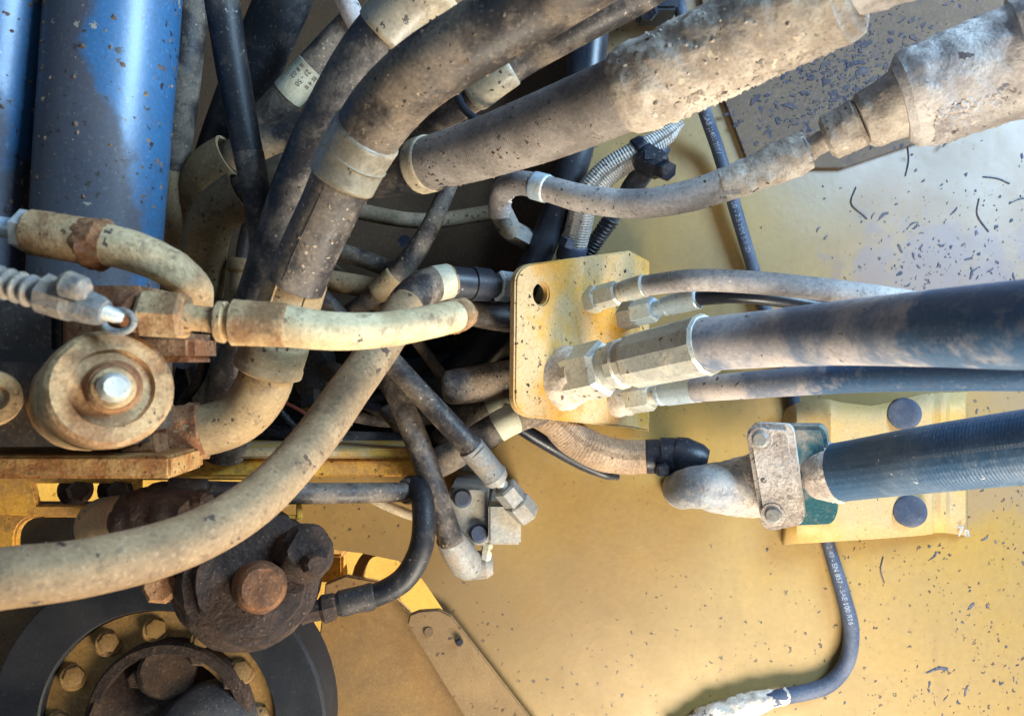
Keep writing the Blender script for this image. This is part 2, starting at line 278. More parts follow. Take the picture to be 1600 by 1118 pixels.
class Path:
    def __init__(s, pts, n=10):
        Q = [P(p[0], p[1], p[2]) for p in pts]; R = [p[3] * K * p[2] for p in pts]
        s.c = []; s.r = []
        for i in range(len(Q) - 1):
            p0 = Q[i - 1] if i else Q[0] * 2 - Q[1]; p1 = Q[i]; p2 = Q[i + 1]
            p3 = Q[i + 2] if i + 2 < len(Q) else Q[-1] * 2 - Q[-2]
            t1 = max((p1 - p0).length, 1e-6) ** .5; t2 = max((p2 - p1).length, 1e-6) ** .5; t3 = max((p3 - p2).length, 1e-6) ** .5
            m1 = ((p1 - p0) / t1 - (p2 - p0) / (t1 + t2) + (p2 - p1) / t2) * t2
            m2 = ((p2 - p1) / t2 - (p3 - p1) / (t2 + t3) + (p3 - p2) / t3) * t2
            for j in range(n):
                t = j / n; a = t * t; b = a * t
                s.c.append((2*b - 3*a + 1) * p1 + (b - 2*a + t) * m1 + (-2*b + 3*a) * p2 + (b - a) * m2)
                u = t * t * (3 - 2 * t); s.r.append(R[i] * (1 - u) + R[i + 1] * u)
        s.c.append(Q[-1]); s.r.append(R[-1]); s.fin()
    def fin(s):
        c = s.c; s.s = [0.0]
        for i in range(1, len(c)): s.s.append(s.s[-1] + (c[i] - c[i - 1]).length)
        s.t = []
        for i in range(len(c)):
            a = c[max(0, i - 1)]; b = c[min(len(c) - 1, i + 1)]; s.t.append((b - a).normalized())
        v = -c[0].normalized(); s.n = []
        n = (v - s.t[0] * v.dot(s.t[0])).normalized()
        for i in range(len(c)):
            n = (n - s.t[i] * n.dot(s.t[i])).normalized(); s.n.append(n)
    def len(s): return s.s[-1]
    def at(s, q):
        q = max(0, min(s.s[-1], q)); i = 0
        lo, hi = 0, len(s.s) - 1
        while hi - lo > 1:
            m = (lo + hi) // 2
            if s.s[m] <= q: lo = m
            else: hi = m
        f = (q - s.s[lo]) / max(1e-9, s.s[hi] - s.s[lo])
        L = lambda a: a[lo] * (1 - f) + a[hi] * f
        t = L(s.t).normalized(); n = L(s.n); n = (n - t * n.dot(t)).normalized()
        return L(s.c), t, n, L(s.r)
    def near(s, px, py):
        best = None
        for i, c in enumerate(s.c):
            x = 800 + c.x / c.y / K; y = 559 - c.z / c.y / K
            e = (x - px) ** 2 + (y - py) ** 2
            if best is None or e < best[0]: best = (e, s.s[i])
        return best[1]

def sweep(name, path, mat, parent=None, q0=None, q1=None, rs=1.0, dr=0.0, seg=24, step=0.006, rough=0.0, rfreq=40, prof=None, wobble=0.0,
          caps=True, base=None, sides=None, sd=0.0, hollow=0.0):
    """solid round body following a path between two arc lengths; prof(f) scales radius along 0..1; rough is mud lumpiness in metres"""
    q0 = 0.0 if q0 is None else q0; q1 = path.len() if q1 is None else q1
    n = max(2, int((q1 - q0) / step) + 1); V = []; F = []; U = []
    sg = sides or seg
    ts = [i / (n - 1) for i in range(n)]
    if prof and isinstance(prof, list):
        ts = sorted(set(ts) | {a for a, _ in prof})
        pl = prof
        def prof(f):
            for (a, x), (b, y) in zip(pl, pl[1:]):
                if a <= f <= b: return x + (y - x) * ((f - a) / max(1e-9, b - a))
            return pl[-1][1]
    n = len(ts)
    for i, f in enumerate(ts):
        c, t, nn, r = path.at(q0 + (q1 - q0) * f); b = t.cross(nn)
        r = r * rs + dr
        if prof: r *= prof(f)
        for k in range(sg):
            a = 2 * math.pi * k / sg
            d = nn * math.cos(a) + b * math.sin(a)
            rr = r
            if wobble: rr += wobble * noise.noise(Vector((c + d * r) * 9 + Vector((sd, 0, 0))))
            if rough:
                p = (c + d * r) * rfreq + Vector((sd, 3.1, 0))
                rr += rough * (noise.noise(p) + 0.6 * noise.noise(p * 2.3) + 0.35 * noise.noise(p * 5.1))
            V.append(c + d * rr); U.append((q0 + (q1 - q0) * f, k / sg))
    for i in range(n - 1):
        for k in range(sg):
            a = i * sg + k; b2 = i * sg + (k + 1) % sg
            F.append((a, b2, b2 + sg, a + sg))
    if caps:
        for e, (base_i, sgn) in enumerate(((0, -1), ((n - 1) * sg, 1))):
            c, t, nn, r = path.at(q0 if e == 0 else q1)
            ring = [base_i + k for k in range(sg)]; cen = sum((V[k] for k in ring), Vector()) / sg
            if hollow and e == 1 or hollow < 0:
                h = abs(hollow); ids = []
                for k in ring: ids.append(len(V)); V.append(cen + (V[k] - cen) * h); U.append((0, 0))
                for k in range(sg): F.append((ring[k], ring[(k + 1) % sg], ids[(k + 1) % sg], ids[k]))
                ids2 = []
                for k in ids: ids2.append(len(V)); V.append(V[k] - t * sgn * 0.03); U.append((0, 0))
                for k in range(sg): F.append((ids[k], ids[(k + 1) % sg], ids2[(k + 1) % sg], ids2[k]))
                F.append(tuple(ids2))
            else:
                ids = []
                for k in ring: ids.append(len(V)); V.append(cen + (V[k] - cen) * 0.86 + t * sgn * 0.08 * (V[k] - cen).length); U.append((0, 0))
                for k in range(sg): F.append((ring[k], ring[(k + 1) % sg], ids[(k + 1) % sg], ids[k]))
                F.append(tuple(ids))
    # close seam for uv: harmless
    return put(name, V, F, mat, parent, U, ang=(28 if sides else 50), base=base if base is not None else path.c[0])

def rod(name, A, B, prof, mat, parent=None, sides=24, roll=0.0, rough=0.0, rfreq=60, base=None, dm=None, flat=False):
    """turned or hexagonal piece on a straight axis; prof = [(t, radius in photo px at its distance)]"""
    a = P(*A) if len(A) == 3 and not isinstance(A, Vector) else Vector(A); b = P(*B) if not isinstance(B, Vector) else Vector(B)
    ax = (b - a); T = ax.normalized(); sc = K * (dm or (a.y + b.y) / 2)
    ref = Vector((0, 0, 1)) if abs(T.z) < 0.9 else Vector((1, 0, 0))
    n1 = (ref - T * ref.dot(T)).normalized(); n2 = T.cross(n1)
    pr = []
    if rough:
        for (t0, r0), (t1, r1) in zip(prof, prof[1:]):
            m = max(1, int(abs(t1 - t0) * ax.length / 0.003))
            for i in range(m): f = i / m; pr.append((t0 + (t1 - t0) * f, r0 + (r1 - r0) * f))
        pr.append(prof[-1])
    else: pr = prof
    V = []; F = []; sg = sides
    for t, r in pr:
        c = a + ax * t
        for k in range(sg):
            an = roll + 2 * math.pi * k / sg; d = n1 * math.cos(an) + n2 * math.sin(an); rr = r * sc
            if rough and rr > 0:
                p = (c + d * rr) * rfreq; rr += rough * (noise.noise(p) + 0.5 * noise.noise(p * 2.4))
            V.append(c + d * rr)
    for i in range(len(pr) - 1):
        for k in range(sg):
            q = i * sg + k; w = i * sg + (k + 1) % sg; F.append((q, w, w + sg, q + sg))
    F.append(tuple(range(sg))); F.append(tuple(range((len(pr) - 1) * sg, len(pr) * sg)))
    return put(name, V, F, mat, parent, ang=28, base=base if base is not None else a)
def hexnut(name, A, B, r, mat, parent=None, roll=0.26, base=None, dm=None):
    return rod(name, A, B, [(0, r * 0.86), (0.10, r), (0.90, r), (1, r * 0.86)], mat, parent, 6, roll, base=base, dm=dm)
def ferrule(name, A, B, r, mat, parent=None, base=None, sides=24, rough=0.0, dm=None):
    return rod(name, A, B, [(0, r * 0.80), (0.05, r * 0.94), (0.12, r * 0.94), (0.14, r * 0.86), (0.20, r * 0.88), (0.24, r), (0.94, r * 1.02), (0.97, r * 1.06), (1, r * 1.0)],
               mat, parent, sides, base=base, rough=rough, dm=dm)
def bevel_obj(name, bm, mat, parent=None, w=0.003, seg=2, base=None, ang=35):
    if w > 0:
        ed = [e for e in bm.edges if len(e.link_faces) == 2 and e.calc_face_angle(0) > 0.5]
        bmesh.ops.bevel(bm, geom=ed, offset=w, segments=seg, affect='EDGES', clamp_overlap=True)
    bm.verts.index_update()
    V = [v.co.copy() for v in bm.verts]; F = [tuple(v.index for v in f.verts) for f in bm.faces]; bm.free()
    return put(name, V, F, mat, parent, base=base, ang=ang)
def box(name, x0, x1, y0, y1, d0, d1, mat, parent=None, w=0.003, base=None, rz=0.0):
    a = P(x0, y1, d0); b = P(x1, y0, d0)
    bm = bmesh.new(); bmesh.ops.create_cube(bm, size=1)
    c = Vector(((a.x + b.x) / 2, (d0 + d1) / 2, (a.z + b.z) / 2)); s = Vector((b.x - a.x, d1 - d0, b.z - a.z))
    R = Matrix.Rotation(rz, 3, 'Z')
    for v in bm.verts: v.co = c + R @ Vector((v.co.x * s.x, v.co.y * s.y, v.co.z * s.z))
    return bevel_obj(name, bm, mat, parent, w, base=base)
def hit(px, py, p0, n):
    r = P(px, py, 1.0); t = p0.dot(n) / r.dot(n); return r * t
def arc(cx, cy, rx, ry, a0, a1, n):
    return [(cx + rx * math.cos(math.radians(a0 + (a1 - a0) * i / n)), cy + ry * math.sin(math.radians(a0 + (a1 - a0) * i / n))) for i in range(n + 1)]
def plate(name, outline, p0, n, th, mat, parent=None, holes=(), w=0.002, base=None):
    """flat plate: outline in photo px laid on the plane (p0, n), thickness th away from n"""
    n = n.normalized(); bm = bmesh.new()
    def loop(pts):
        vs_ = [bm.verts.new(hit(x, y, p0, n)) for x, y in pts]
        for i in range(len(vs_)): bm.edges.new((vs_[i], vs_[(i + 1) % len(vs_)]))
    loop(outline)
    for h in holes: loop(h)
    bmesh.ops.triangle_fill(bm, use_beauty=True, use_dissolve=False, edges=bm.edges[:])
    bmesh.ops.dissolve_limit(bm, angle_limit=0.01, verts=bm.verts[:], edges=bm.edges[:])
    r = bmesh.ops.extrude_face_region(bm, geom=bm.faces[:])
    bmesh.ops.translate(bm, verts=[g for g in r['geom'] if isinstance(g, bmesh.types.BMVert)], vec=-n * th)
    bmesh.ops.recalc_face_normals(bm, faces=bm.faces[:])
    ed = [e for e in bm.edges if len(e.link_faces) == 2 and e.calc_face_angle(0) > 1.0 and abs((e.verts[0].co - e.verts[1].co).normalized().dot(n)) < 0.5]
    if w: bmesh.ops.bevel(bm, geom=ed, offset=w, segments=2, affect='EDGES', clamp_overlap=True)
    bmesh.ops.triangulate(bm, faces=[f for f in bm.faces if len(f.verts) > 4])
    bm.verts.index_update()
    V = [v.co.copy() for v in bm.verts]; F = [tuple(v.index for v in f.verts) for f in bm.faces]; bm.free()
    return put(name, V, F, mat, parent, base=base, ang=30)
def lettering(name, text, path, q0, size, mat, parent, lift=0.0004, ang0=0.0, flip=False):
    cu = bpy.data.curves.new('t', 'FONT'); cu.body = text; cu.size = size; cu.resolution_u = 2
    to = bpy.data.objects.new('t', cu); COL.objects.link(to)
    dg = bpy.context.evaluated_depsgraph_get(); me = to.evaluated_get(dg).to_mesh()
    V = []; 
    for v in me.vertices:
        x, y = v.co.x, v.co.y - size * 0.33
        c, t, n, r = path.at(q0 + x); b = t.cross(n)
        a = ang0 + (y / r) * (-1 if not flip else 1)
        V.append(c + (n * math.cos(a) + b * math.sin(a)) * (r + lift))
    F = [tuple(p.vertices) for p in me.polygons]
    to.evaluated_get(dg).to_mesh_clear(); bpy.data.objects.remove(to); bpy.data.curves.remove(cu)
    return put(name, V, F, mat, parent, smooth=False)
def hose(name, label, cat, pts, mat, n=10, group=None, seg=24, part='hose', **kw):
    """an assembly rooted at its first point; returns (root, path, hose mesh)"""
    p = Path(pts, n); root = thing(name, label, cat, p.c[0], group)
    h = sweep(part, p, mat, root, seg=seg, **kw)
    return root, p, h
def band(name, root, p, a, b, mat, dr=0.002, prof=None, **kw):
    q = sorted((p.near(*a), p.near(*b)))
    return sweep(name, p, mat, root, q[0], q[1], dr=dr, step=0.004, prof=prof, **kw)
CUFF = [(0, 0.97), (0.06, 1.0), (0.94, 1.0), (1, 0.97)]

# ================================================================= SETTING: bay walls
NY = Vector((0, -1, 0)); WD = 1.15
outline = [(-900, -1400), (4200, -1400), (4200, 2600), (930, 2600), (930, 1330), (800, 1120), (735, 1018), (692, 952), (660, 905), (622, 876), (565, 864),
           (500, 856), (440, 852), (440, 745), (-900, 745)]
hole = [(200, -400), (920, -400), (920, 60), (905, 230), (874, 320), (840, 402), (808, 474), (806, 560), (800, 676), (770, 700), (640, 706), (230, 706), (200, 600)]
wall = plate('bay_wall', outline, P(800, 559, WD), NY, 0.012, 'wall', None, [hole], w=0.001, base=(0, WD, 0))
tag(wall, 'dusty yellow painted steel back panel speckled with dark flakes', kind='structure')
# recess behind the opening; the upper box is added to dim the wall
ru = box('upper_shade_recess', 120, 925, -420, 485, 1.165, 1.32, 'recess_shade_brown', w=0, base=P(500, 100, 1.4))
rec = box('recess', 120, 900, 490, 690, 1.165, 1.32, 'cavity_shade', w=0, base=P(500, 600, 1.5))
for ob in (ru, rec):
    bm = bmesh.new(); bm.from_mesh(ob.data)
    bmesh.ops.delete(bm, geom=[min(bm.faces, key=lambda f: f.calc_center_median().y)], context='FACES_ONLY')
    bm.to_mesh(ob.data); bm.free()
tag(ru, 'added upper recess behind the hoses, its brown darkened for shade', kind='structure')
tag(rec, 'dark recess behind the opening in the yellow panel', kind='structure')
# dark box added to blacken the gap behind the two big cylinders
o = box('shade_box', -500, 160, -300, 520, 0.98, 1.13, 'cavity_shade', w=0.004); tag(o, 'added dark box standing in for shade behind the two blue cylinders', kind='structure')

# ================================================================= lower-left frame and sunlit ledges
t = thing('frame_rail', 'rusty yellow steel rail under the round bolted flange', 'rail', P(30, 735, 0.72))
box('bar', -260, 265, 712, 748, 0.72, 0.80, 'rust_yellow', t, 0.003)
t = thing('frame_rail', 'pale dusty rail running behind the long tan hose', 'rail', P(450, 715, 0.98))
box('bar', 225, 655, 717, 745, 1.0, 1.10, 'frame_yellow', t, 0.003)
pl = [(225, 700), (655, 703), (655, 717), (225, 717)]
box('lip', 225, 655, 701, 716, 0.985, 1.12, 'plate_yellow', t, 0.003)
t = thing('slotted_bracket', 'yellow slotted bracket with dark bolts below the rusty rail', 'bracket', P(60, 770, 0.90))
plate('plate', [(-200, 745), (470, 745), (470, 812), (210, 812), (-200, 797)], P(0, 770, 0.90), NY, 0.010, 'frame_yellow', t,
      [[(50, 755), (206, 755), (206, 789), (58, 789)], [(218, 750), (462, 750), (462, 806), (218, 806)]])
for x in (118, 180):
    h = hexnut('bolt', (x, 766, 0.925), (x + 6, 766, 0.885), 15, 'steel_dark', t)
    rod('washer', (x, 765, 0.93), (x, 765, 0.922), [(0, 25), (1, 25)], 'rust_dark', h, 20)
t = thing('guard_cover', 'yellow cover frame with rounded opening above the black ring', 'frame', P(60, 830, 0.95))
op = arc(55, 840, 32, 32, 180, 270, 5) + [(232, 808)] + [(215, 830), (190, 880)] + [(23, 880)]
plate('plate', [(-260, 796), (262, 796), (262, 830), (210, 905), (-260, 905)], P(0, 830, 0.95), (NY + Vector((0, 0, .15))), 0.014, 'frame_yellow', t, [op], w=0.003)
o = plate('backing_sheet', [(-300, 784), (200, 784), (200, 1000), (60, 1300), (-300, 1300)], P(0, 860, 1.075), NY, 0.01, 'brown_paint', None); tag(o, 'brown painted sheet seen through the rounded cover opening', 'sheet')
# sunlit yellow sheet behind, open to the sky at the back
o = plate('inner_sheet', [(-500, 690), (900, 690), (900, 1500), (-500, 1500)], P(300, 850, 1.46), Vector((0.42, -0.80, 0.42)), 0.01, 'bright_yellow', None); tag(o, 'bright sunlit yellow sheet glowing through the slots behind the hub', 'sheet')
t = thing('cross_rib', 'orange cross rib behind the slot left of the hose elbow', 'rib', P(520, 890, 1.22))
box('rib', 430, 536, 866, 910, 1.22, 1.26, 'frame_yellow', t, 0.004)
o = plate('rib_plate', arc(588, 915, 22, 46, 270, 180, 6) + [(560, 960), (548, 960), (548, 915)] + arc(590, 915, 42, 60, 180, 270, 6), P(560, 900, 1.24), NY, 0.02, 'brown_paint', None)
tag(o, 'narrow curved brown rib standing in the sunlit slot', 'rib')
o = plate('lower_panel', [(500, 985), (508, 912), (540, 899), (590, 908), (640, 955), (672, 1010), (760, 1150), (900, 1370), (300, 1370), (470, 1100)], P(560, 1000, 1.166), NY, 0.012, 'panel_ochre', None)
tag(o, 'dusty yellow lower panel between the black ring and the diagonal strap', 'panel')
t = thing('strap_bar', 'flat brown diagonal strap with rounded end below the curved slot', 'strap', P(700, 1030, 1.13))
plate('bar', [(636, 975), (640, 960), (655, 954), (686, 952), (706, 962), (910, 1225), (800, 1240)], P(700, 1030, 1.13), NY, 0.010, 'strap_tan', t)
rod('hole_plug', (670, 987, 1.135), (670, 987, 1.126), [(0, 8), (1, 7)], 'brown_paint', t, 16)
rod('rivet', (718, 1003, 1.14), (718, 1003, 1.118), [(0, 6), (.7, 6), (1, 4)], 'plastic_black', t, 16)

# ================================================================= black ring wheel
t = thing('ring_wheel', 'large black ring around a bolted yellow flange in the lower corner', 'wheel', P(245, 1140, 1.0))
def ring(name, cx, cy, d0, d1, r0, r1, mat, parent, seg=64, ch=4):
    V = []; F = []
    prof = [(r0, d1), (r0, d0 + .003), (r0 + ch * .6, d0), (r1 - ch, d0), (r1, d0 + .005), (r1, d1)]
    c = P(cx, cy, d0)
    for r, d in prof:
        for k in range(seg):
            a = 2 * math.pi * k / seg
            V.append(Vector((c.x + r * K * d0 * math.cos(a), d, c.z + r * K * d0 * math.sin(a))))
    m = len(prof)
    for i in range(m):
        for k in range(seg):
            a = i * seg + k; b = i * seg + (k + 1) % seg; e = ((i + 1) % m) * seg
            F.append((a, b, e + (k + 1) % seg, e + k))
    return put(name, V, F, mat, parent, ang=30)
ring('outer_ring', 245, 1140, 0.99, 1.06, 186, 264, 'wheel_black', t)
fl = ring('flange', 250, 1140, 1.005, 1.05, 118, 190, 'flange_ochre', t)
for a in range(-176, 180, 28):
    x = 250 + 158 * math.cos(math.radians(a)); y = 1140 + 158 * math.sin(math.radians(a))
    if y < 1170:
        b = hexnut('bolt', (x, y, 1.000), (x - 1, y, 0.9945), 15, 'flange_ochre', fl, roll=a)
        rod('washer', (x, y, 1.006), (x, y, 0.999), [(0, 21), (.7, 21), (1, 19)], 'flange_ochre', b, 24)
ring('hub_ring', 262, 1135, 0.985, 1.05, 112, 132, 'rust_dark', t)
hp = rod('hub_plate', (265, 1135, 1.02), (265, 1135, 1.005), [(0, 116), (1, 116)], 'rust_mid', t, 40)
for x, y in ((215, 1060), (310, 1025), (362, 1062)):
    hexnut('bolt', (x, y, 1.01), (x, y, 0.992), 15, 'rust_mid', hp)
rod('boss', (262, 1045, 1.01), (262, 1045, 0.99), [(0, 44), (.8, 42), (1, 38)], 'rust_mid', hp, 20, 0.3, rough=.002)
rod('hub_cap', (330, 1155, 1.02), (330, 1155, 0.95), [(0, 90), (.5, 88), (.75, 78), (.9, 60), (1, 40)], 'steel_dark', t, 40)

# rusty bearing hub in front of the ring
t = thing('bearing_hub', 'dark rusty round bearing hub with an orange shaft end', 'bearing', P(400, 900, 0.84))
rod('housing', (385, 900, 0.93), (395, 905, 0.83), [(0, 108), (.3, 112), (.6, 106), (.7, 98), (.85, 96), (.87, 82), (1, 78), (1.0, 60)], 'rust_dark', t, 64, rough=0.004, rfreq=38)
rod('shaft_end', (398, 912, 0.86), (410, 918, 0.785), [(0, 40), (.86, 38), (.95, 35), (1, 29)], 'rust_orange', t, 40, rough=0.0010)
lg = rod('lug', (466, 868, 0.90), (484, 858, 0.82), [(0, 42), (.2, 46), (.8, 40), (1, 30)], 'rust_dark', t, 28, 0.2, rough=0.006, rfreq=34)
rod('bolt', (488, 876, 0.84), (496, 882, 0.795), [(0, 22), (.8, 20), (1, 14)], 'rust_dark', lg, 10, 0.2, rough=0.002)
rod('lug', (262, 905, 0.90), (250, 912, 0.84), [(0, 34), (.8, 30), (1, 22)], 'rust', t, 8, 0.2, rough=0.003, rfreq=35)
t = thing('rusty_union', 'crusted dark rust union on a tan collar above the hub', 'pipe union', P(255, 812, 0.82))
rod('collar', (160, 822, 0.88), (225, 812, 0.83), [(0, 44), (.1, 46), (.9, 42), (1, 38)], 'tube_tan', t, 32)
rod('crust', (205, 812, 0.84), (300, 806, 0.80), [(0, 42), (.15, 50), (.5, 46), (.8, 36), (1, 24)], 'rust_dark', t, 40, rough=0.005, rfreq=45)
rod('cap', (225, 785, 0.82), (328, 786, 0.81), [(0, 14), (.05, 20), (.95, 20), (1, 14)], 'rust_dark', t, 24, rough=0.003, rfreq=60)

# ================================================================= big blue cylinders
def crumbs(name, parent, p, n, a0, a1, smax=0.004, mt='crumb'):
    V = []; F = []
    for i in range(n):
        c, tt, nn, r = p.at(random.uniform(0.02, p.len() - 0.02)); b = tt.cross(nn); a = math.radians(random.uniform(a0, a1))
        d = nn * math.cos(a) + b * math.sin(a); o_ = c + d * r; s = smax * random.random() ** 2.2 + 0.0006; k0 = len(V); e = d.cross(tt)
        m = 6
        for k in range(m):
            an = 6.283 * k / m; rr = s * random.uniform(.6, 1.2); V.append(o_ + (tt * math.cos(an) + e * math.sin(an)) * rr - d * .0004)
        V.append(o_ + d * s * 0.6)
        for k in range(m): F.append((k0 + k, k0 + (k + 1) % m, k0 + m))
    o = put(name, V, F, mt, parent); o['kind'] = 'stuff'; return o
for (pts, lb) in (([(5, -260, 0.78, 92), (-5, -60, 0.78, 90), (-25, 140, 0.78, 84), (-45, 300, 0.78, 78), (-50, 500, 0.78, 76)], 'glossy black cylinder, sky sheen in its blue, cut off by the picture edge, speckled with mud'),
                  ([(192, -260, 0.80, 95), (180, 0, 0.80, 95), (166, 190, 0.80, 94), (152, 390, 0.80, 92), (142, 540, 0.80, 90)], 'wide black cylinder, sky sheen in its blue, whole width in view, above the muddy hose end')):
    p = Path(pts); r = thing('hydraulic_cylinder', lb, 'cylinder', p.c[-1], 'upright cylinders')
    sweep('barrel', p, 'cylinder_blue_sheen', r, seg=56)
    crumbs('mud_crumbs', r, p, 320, -80, 80, 0.0034)

# ================================================================= upper-left hoses on the panel
r, p, h = hose('hydraulic_hose', 'dark worn hose dropping beside the wide blue cylinder into a tan cuff', 'hose', [(306, -120, 0.95, 26), (298, 0, 0.96, 27), (282, 150, 0.98, 27), (266, 280, 1.0, 24), (255, 400, 1.02, 22)], 'rubber_dusty')
band('cuff', r, p, (264, 272), (256, 385), 'tube_tan', 0.003, CUFF)
r, p, h = hose('hydraulic_hose', 'thick clean black hose slanting behind, from the top edge', 'hose', [(490, -120, 1.02, 42), (443, 0, 1.03, 41), (400, 100, 1.05, 40), (355, 215, 1.08, 38), (320, 320, 1.12, 36)], 'rubber')
r, p, h = hose('hydraulic_hose', 'dusty black hose carrying a small printed white label', 'hose', [(570, 20, 0.96, 25), (510, 82, 0.97, 25), (455, 142, 0.98, 25), (405, 195, 1.0, 24), (350, 265, 1.04, 24)], 'rubber_dusty')
lb_ = band('label_wrap', r, p, (488, 104), (452, 145), 'label_paper', 0.0008, None)
q = p.near(488, 104)
for k, tx in enumerate(('III 4 II', '21 - 50', 'II 8 03')):
    lettering('lettering', tx, p, q + 0.004, 0.0085, 'ink_dark', lb_, lift=0.0014, ang0=-0.5 + k * 0.5)
r, p, h = hose('hydraulic_hose', 'thin pale hose stub at the top edge left of the big hoses', 'hose', [(515, -60, 0.94, 17), (540, 0, 0.94, 17), (562, 45, 0.95, 17), (600, 130, 0.98, 17)], 'rubber_right')
r, p, h = hose('elbow_pipe', 'upper of two tan pipe elbows with a black hose end', 'pipe', [(510, 196, 0.99, 29), (440, 214, 1.0, 29), (385, 236, 1.0, 28), (345, 262, 1.01, 26)], 'hose_half')
pe = Path([(300, 380, 1.06, 33), (304, 325, 1.03, 34), (314, 286, 1.01, 35), (334, 262, 1.0, 36), (362, 246, 0.995, 37)]); sweep('elbow', pe, 'tube_tan', r, hollow=0.86, seg=36)
r, p, h = hose('elbow_pipe', 'lower of two tan pipe elbows with a black hose end', 'pipe', [(495, 250, 0.93, 29), (440, 272, 0.93, 29), (390, 297, 0.93, 28), (355, 318, 0.94, 26)], 'hose_half')
pe = Path([(312, 480, 1.0, 33), (318, 400, 0.965, 34), (328, 352, 0.945, 35), (350, 322, 0.935, 37), (382, 302, 0.93, 39)]); sweep('elbow', pe, 'tube_tan', r, hollow=0.86, seg=36)
r, p, h = hose('hydraulic_hose', 'blue-black hose crossing in front of the two tan elbows', 'hose', [(330, -120, 0.84, 27), (347, 0, 0.85, 26.5), (362, 100, 0.86, 25), (384, 220, 0.87, 23), (402, 310, 0.88, 21), (410, 380, 0.90, 19), (414, 440, 0.93, 17)], 'rubber')
band('dust_sleeve', r, p, (388, 238), (414, 430), 'rubber_dusty', 0.0005)

# ================================================================= centre big hoses
r, p, h = hose('hydraulic_hose', 'second big dark hose with a cream band, just behind the foremost one', 'hose', [(745, -60, 0.76, 46), (640, 12, 0.79, 45), (575, 85, 0.81, 44), (520, 180, 0.83, 43), (478, 270, 0.85, 42), (445, 360, 0.87, 41), (410, 470, 0.90, 40), (370, 600, 0.94, 40), (350, 700, 1.0, 38)], 'rubber_dusty')
band('sleeve_cuff', r, p, (700, -30), (598, 55), 'band_pale', 0.003, CUFF)
r, p, h = hose('hydraulic_hose', 'slimmer dusty hose tucked under the foremost big hose with pale cuff', 'hose', [(1100, -75, 0.80, 29), (990, -4, 0.82, 29), (905, 41, 0.84, 28.5), (824, 86, 0.87, 28), (780, 115, 0.88, 28), (735, 148, 0.90, 28), (640, 205, 0.95, 27), (590, 250, 1.0, 27)], 'rubber_dusty')
band('cuff', r, p, (798, 104), (742, 146), 'band_pale', 0.0025, CUFF)
r, p, h = hose('hydraulic_hose', 'foremost big dusty hose sweeping down from the top into a tan steel elbow', 'hose',
   [(1010, -98, 0.58, 60), (840, 3, 0.62, 57), (740, 62, 0.64, 56), (655, 118, 0.66, 55), (600, 172, 0.69, 53), (553, 245, 0.72, 49), (515, 325, 0.74, 46), (480, 400, 0.76, 45), (462, 445, 0.77, 45)], 'rubber_dusty', wobble=0.001)
band('wear_band', r, p, (578, 204), (536, 284), 'band_pale', 0.0030, [(0, .98), (.03, 1), (.46, 1), (.48, 1.03), (.5, 1), (.97, 1), (1, .97)])
ps = Path([(466, 432, 0.775, 47), (447, 490, 0.785, 48), (428, 545, 0.80, 49), (418, 580, 0.805, 48)])
sl = sweep('crimp_sleeve', ps, 'tube_tan', r, prof=[(0, .98), (.04, 1.0), (.60, 1.0), (.62, 1.05), (.9, 1.06), (.93, 1.1), (.985, 1.1), (1, 1)], seg=40)
pe = Path([(420, 575, 0.805, 42), (408, 610, 0.81, 42), (375, 650, 0.815, 41), (318, 672, 0.81, 40), (230, 676, 0.80, 42), (120, 676, 0.79, 42)])
el = sweep('elbow_tube', pe, 'tube_tan', r, seg=36)
band('mud_crust', el, pe, (318, 672), (238, 676), 'rust', 0.002, None, rough=0.0035, rfreq=70, seg=40)
for i, k in enumerate((-0.35, 0.25)):      # ribs along the crimp sleeve
    q0, q1 = ps.len() * .05, ps.len() * .6
    V = []; F = []
    for j in range(9):
        c, tt, nn, rr = ps.at(q0 + (q1 - q0) * j / 8); b = tt.cross(nn)
        for da, rl in ((-.035, -.001), (0, .002), (.035, -.001)):
            a = k * -1.6 + da; V.append(c + (nn * math.cos(a) + b * math.sin(a)) * (rr + rl))
    for j in range(8):
        for m in range(2): F.append((j*3+m, j*3+m+1, j*3+m+4, j*3+m+3))
    put('rib', V, F, 'tube_tan', sl)
crumbs('mud_crumbs', r, p, 160, -110, 110, 0.0026)
for a0 in (0.2,):        # moulded seams on the lower cover
    q0, q1 = p.near(533, 290), p.near(466, 436); V = []; F = []
    for j in range(15):
        c, tt, nn, rr = p.at(q0 + (q1 - q0) * j / 14); b = tt.cross(nn)
        for da, rl in ((-.012, -.0004), (0, .0006), (.012, -.0004)): V.append(c + (nn * math.cos(a0 + da) + b * math.sin(a0 + da)) * (rr + rl))
    for j in range(14):
        for m in range(2): F.append((j*3+m, j*3+m+1, j*3+m+4, j*3+m+3))
    put('seam', V, F, 'rubber_dusty', h)

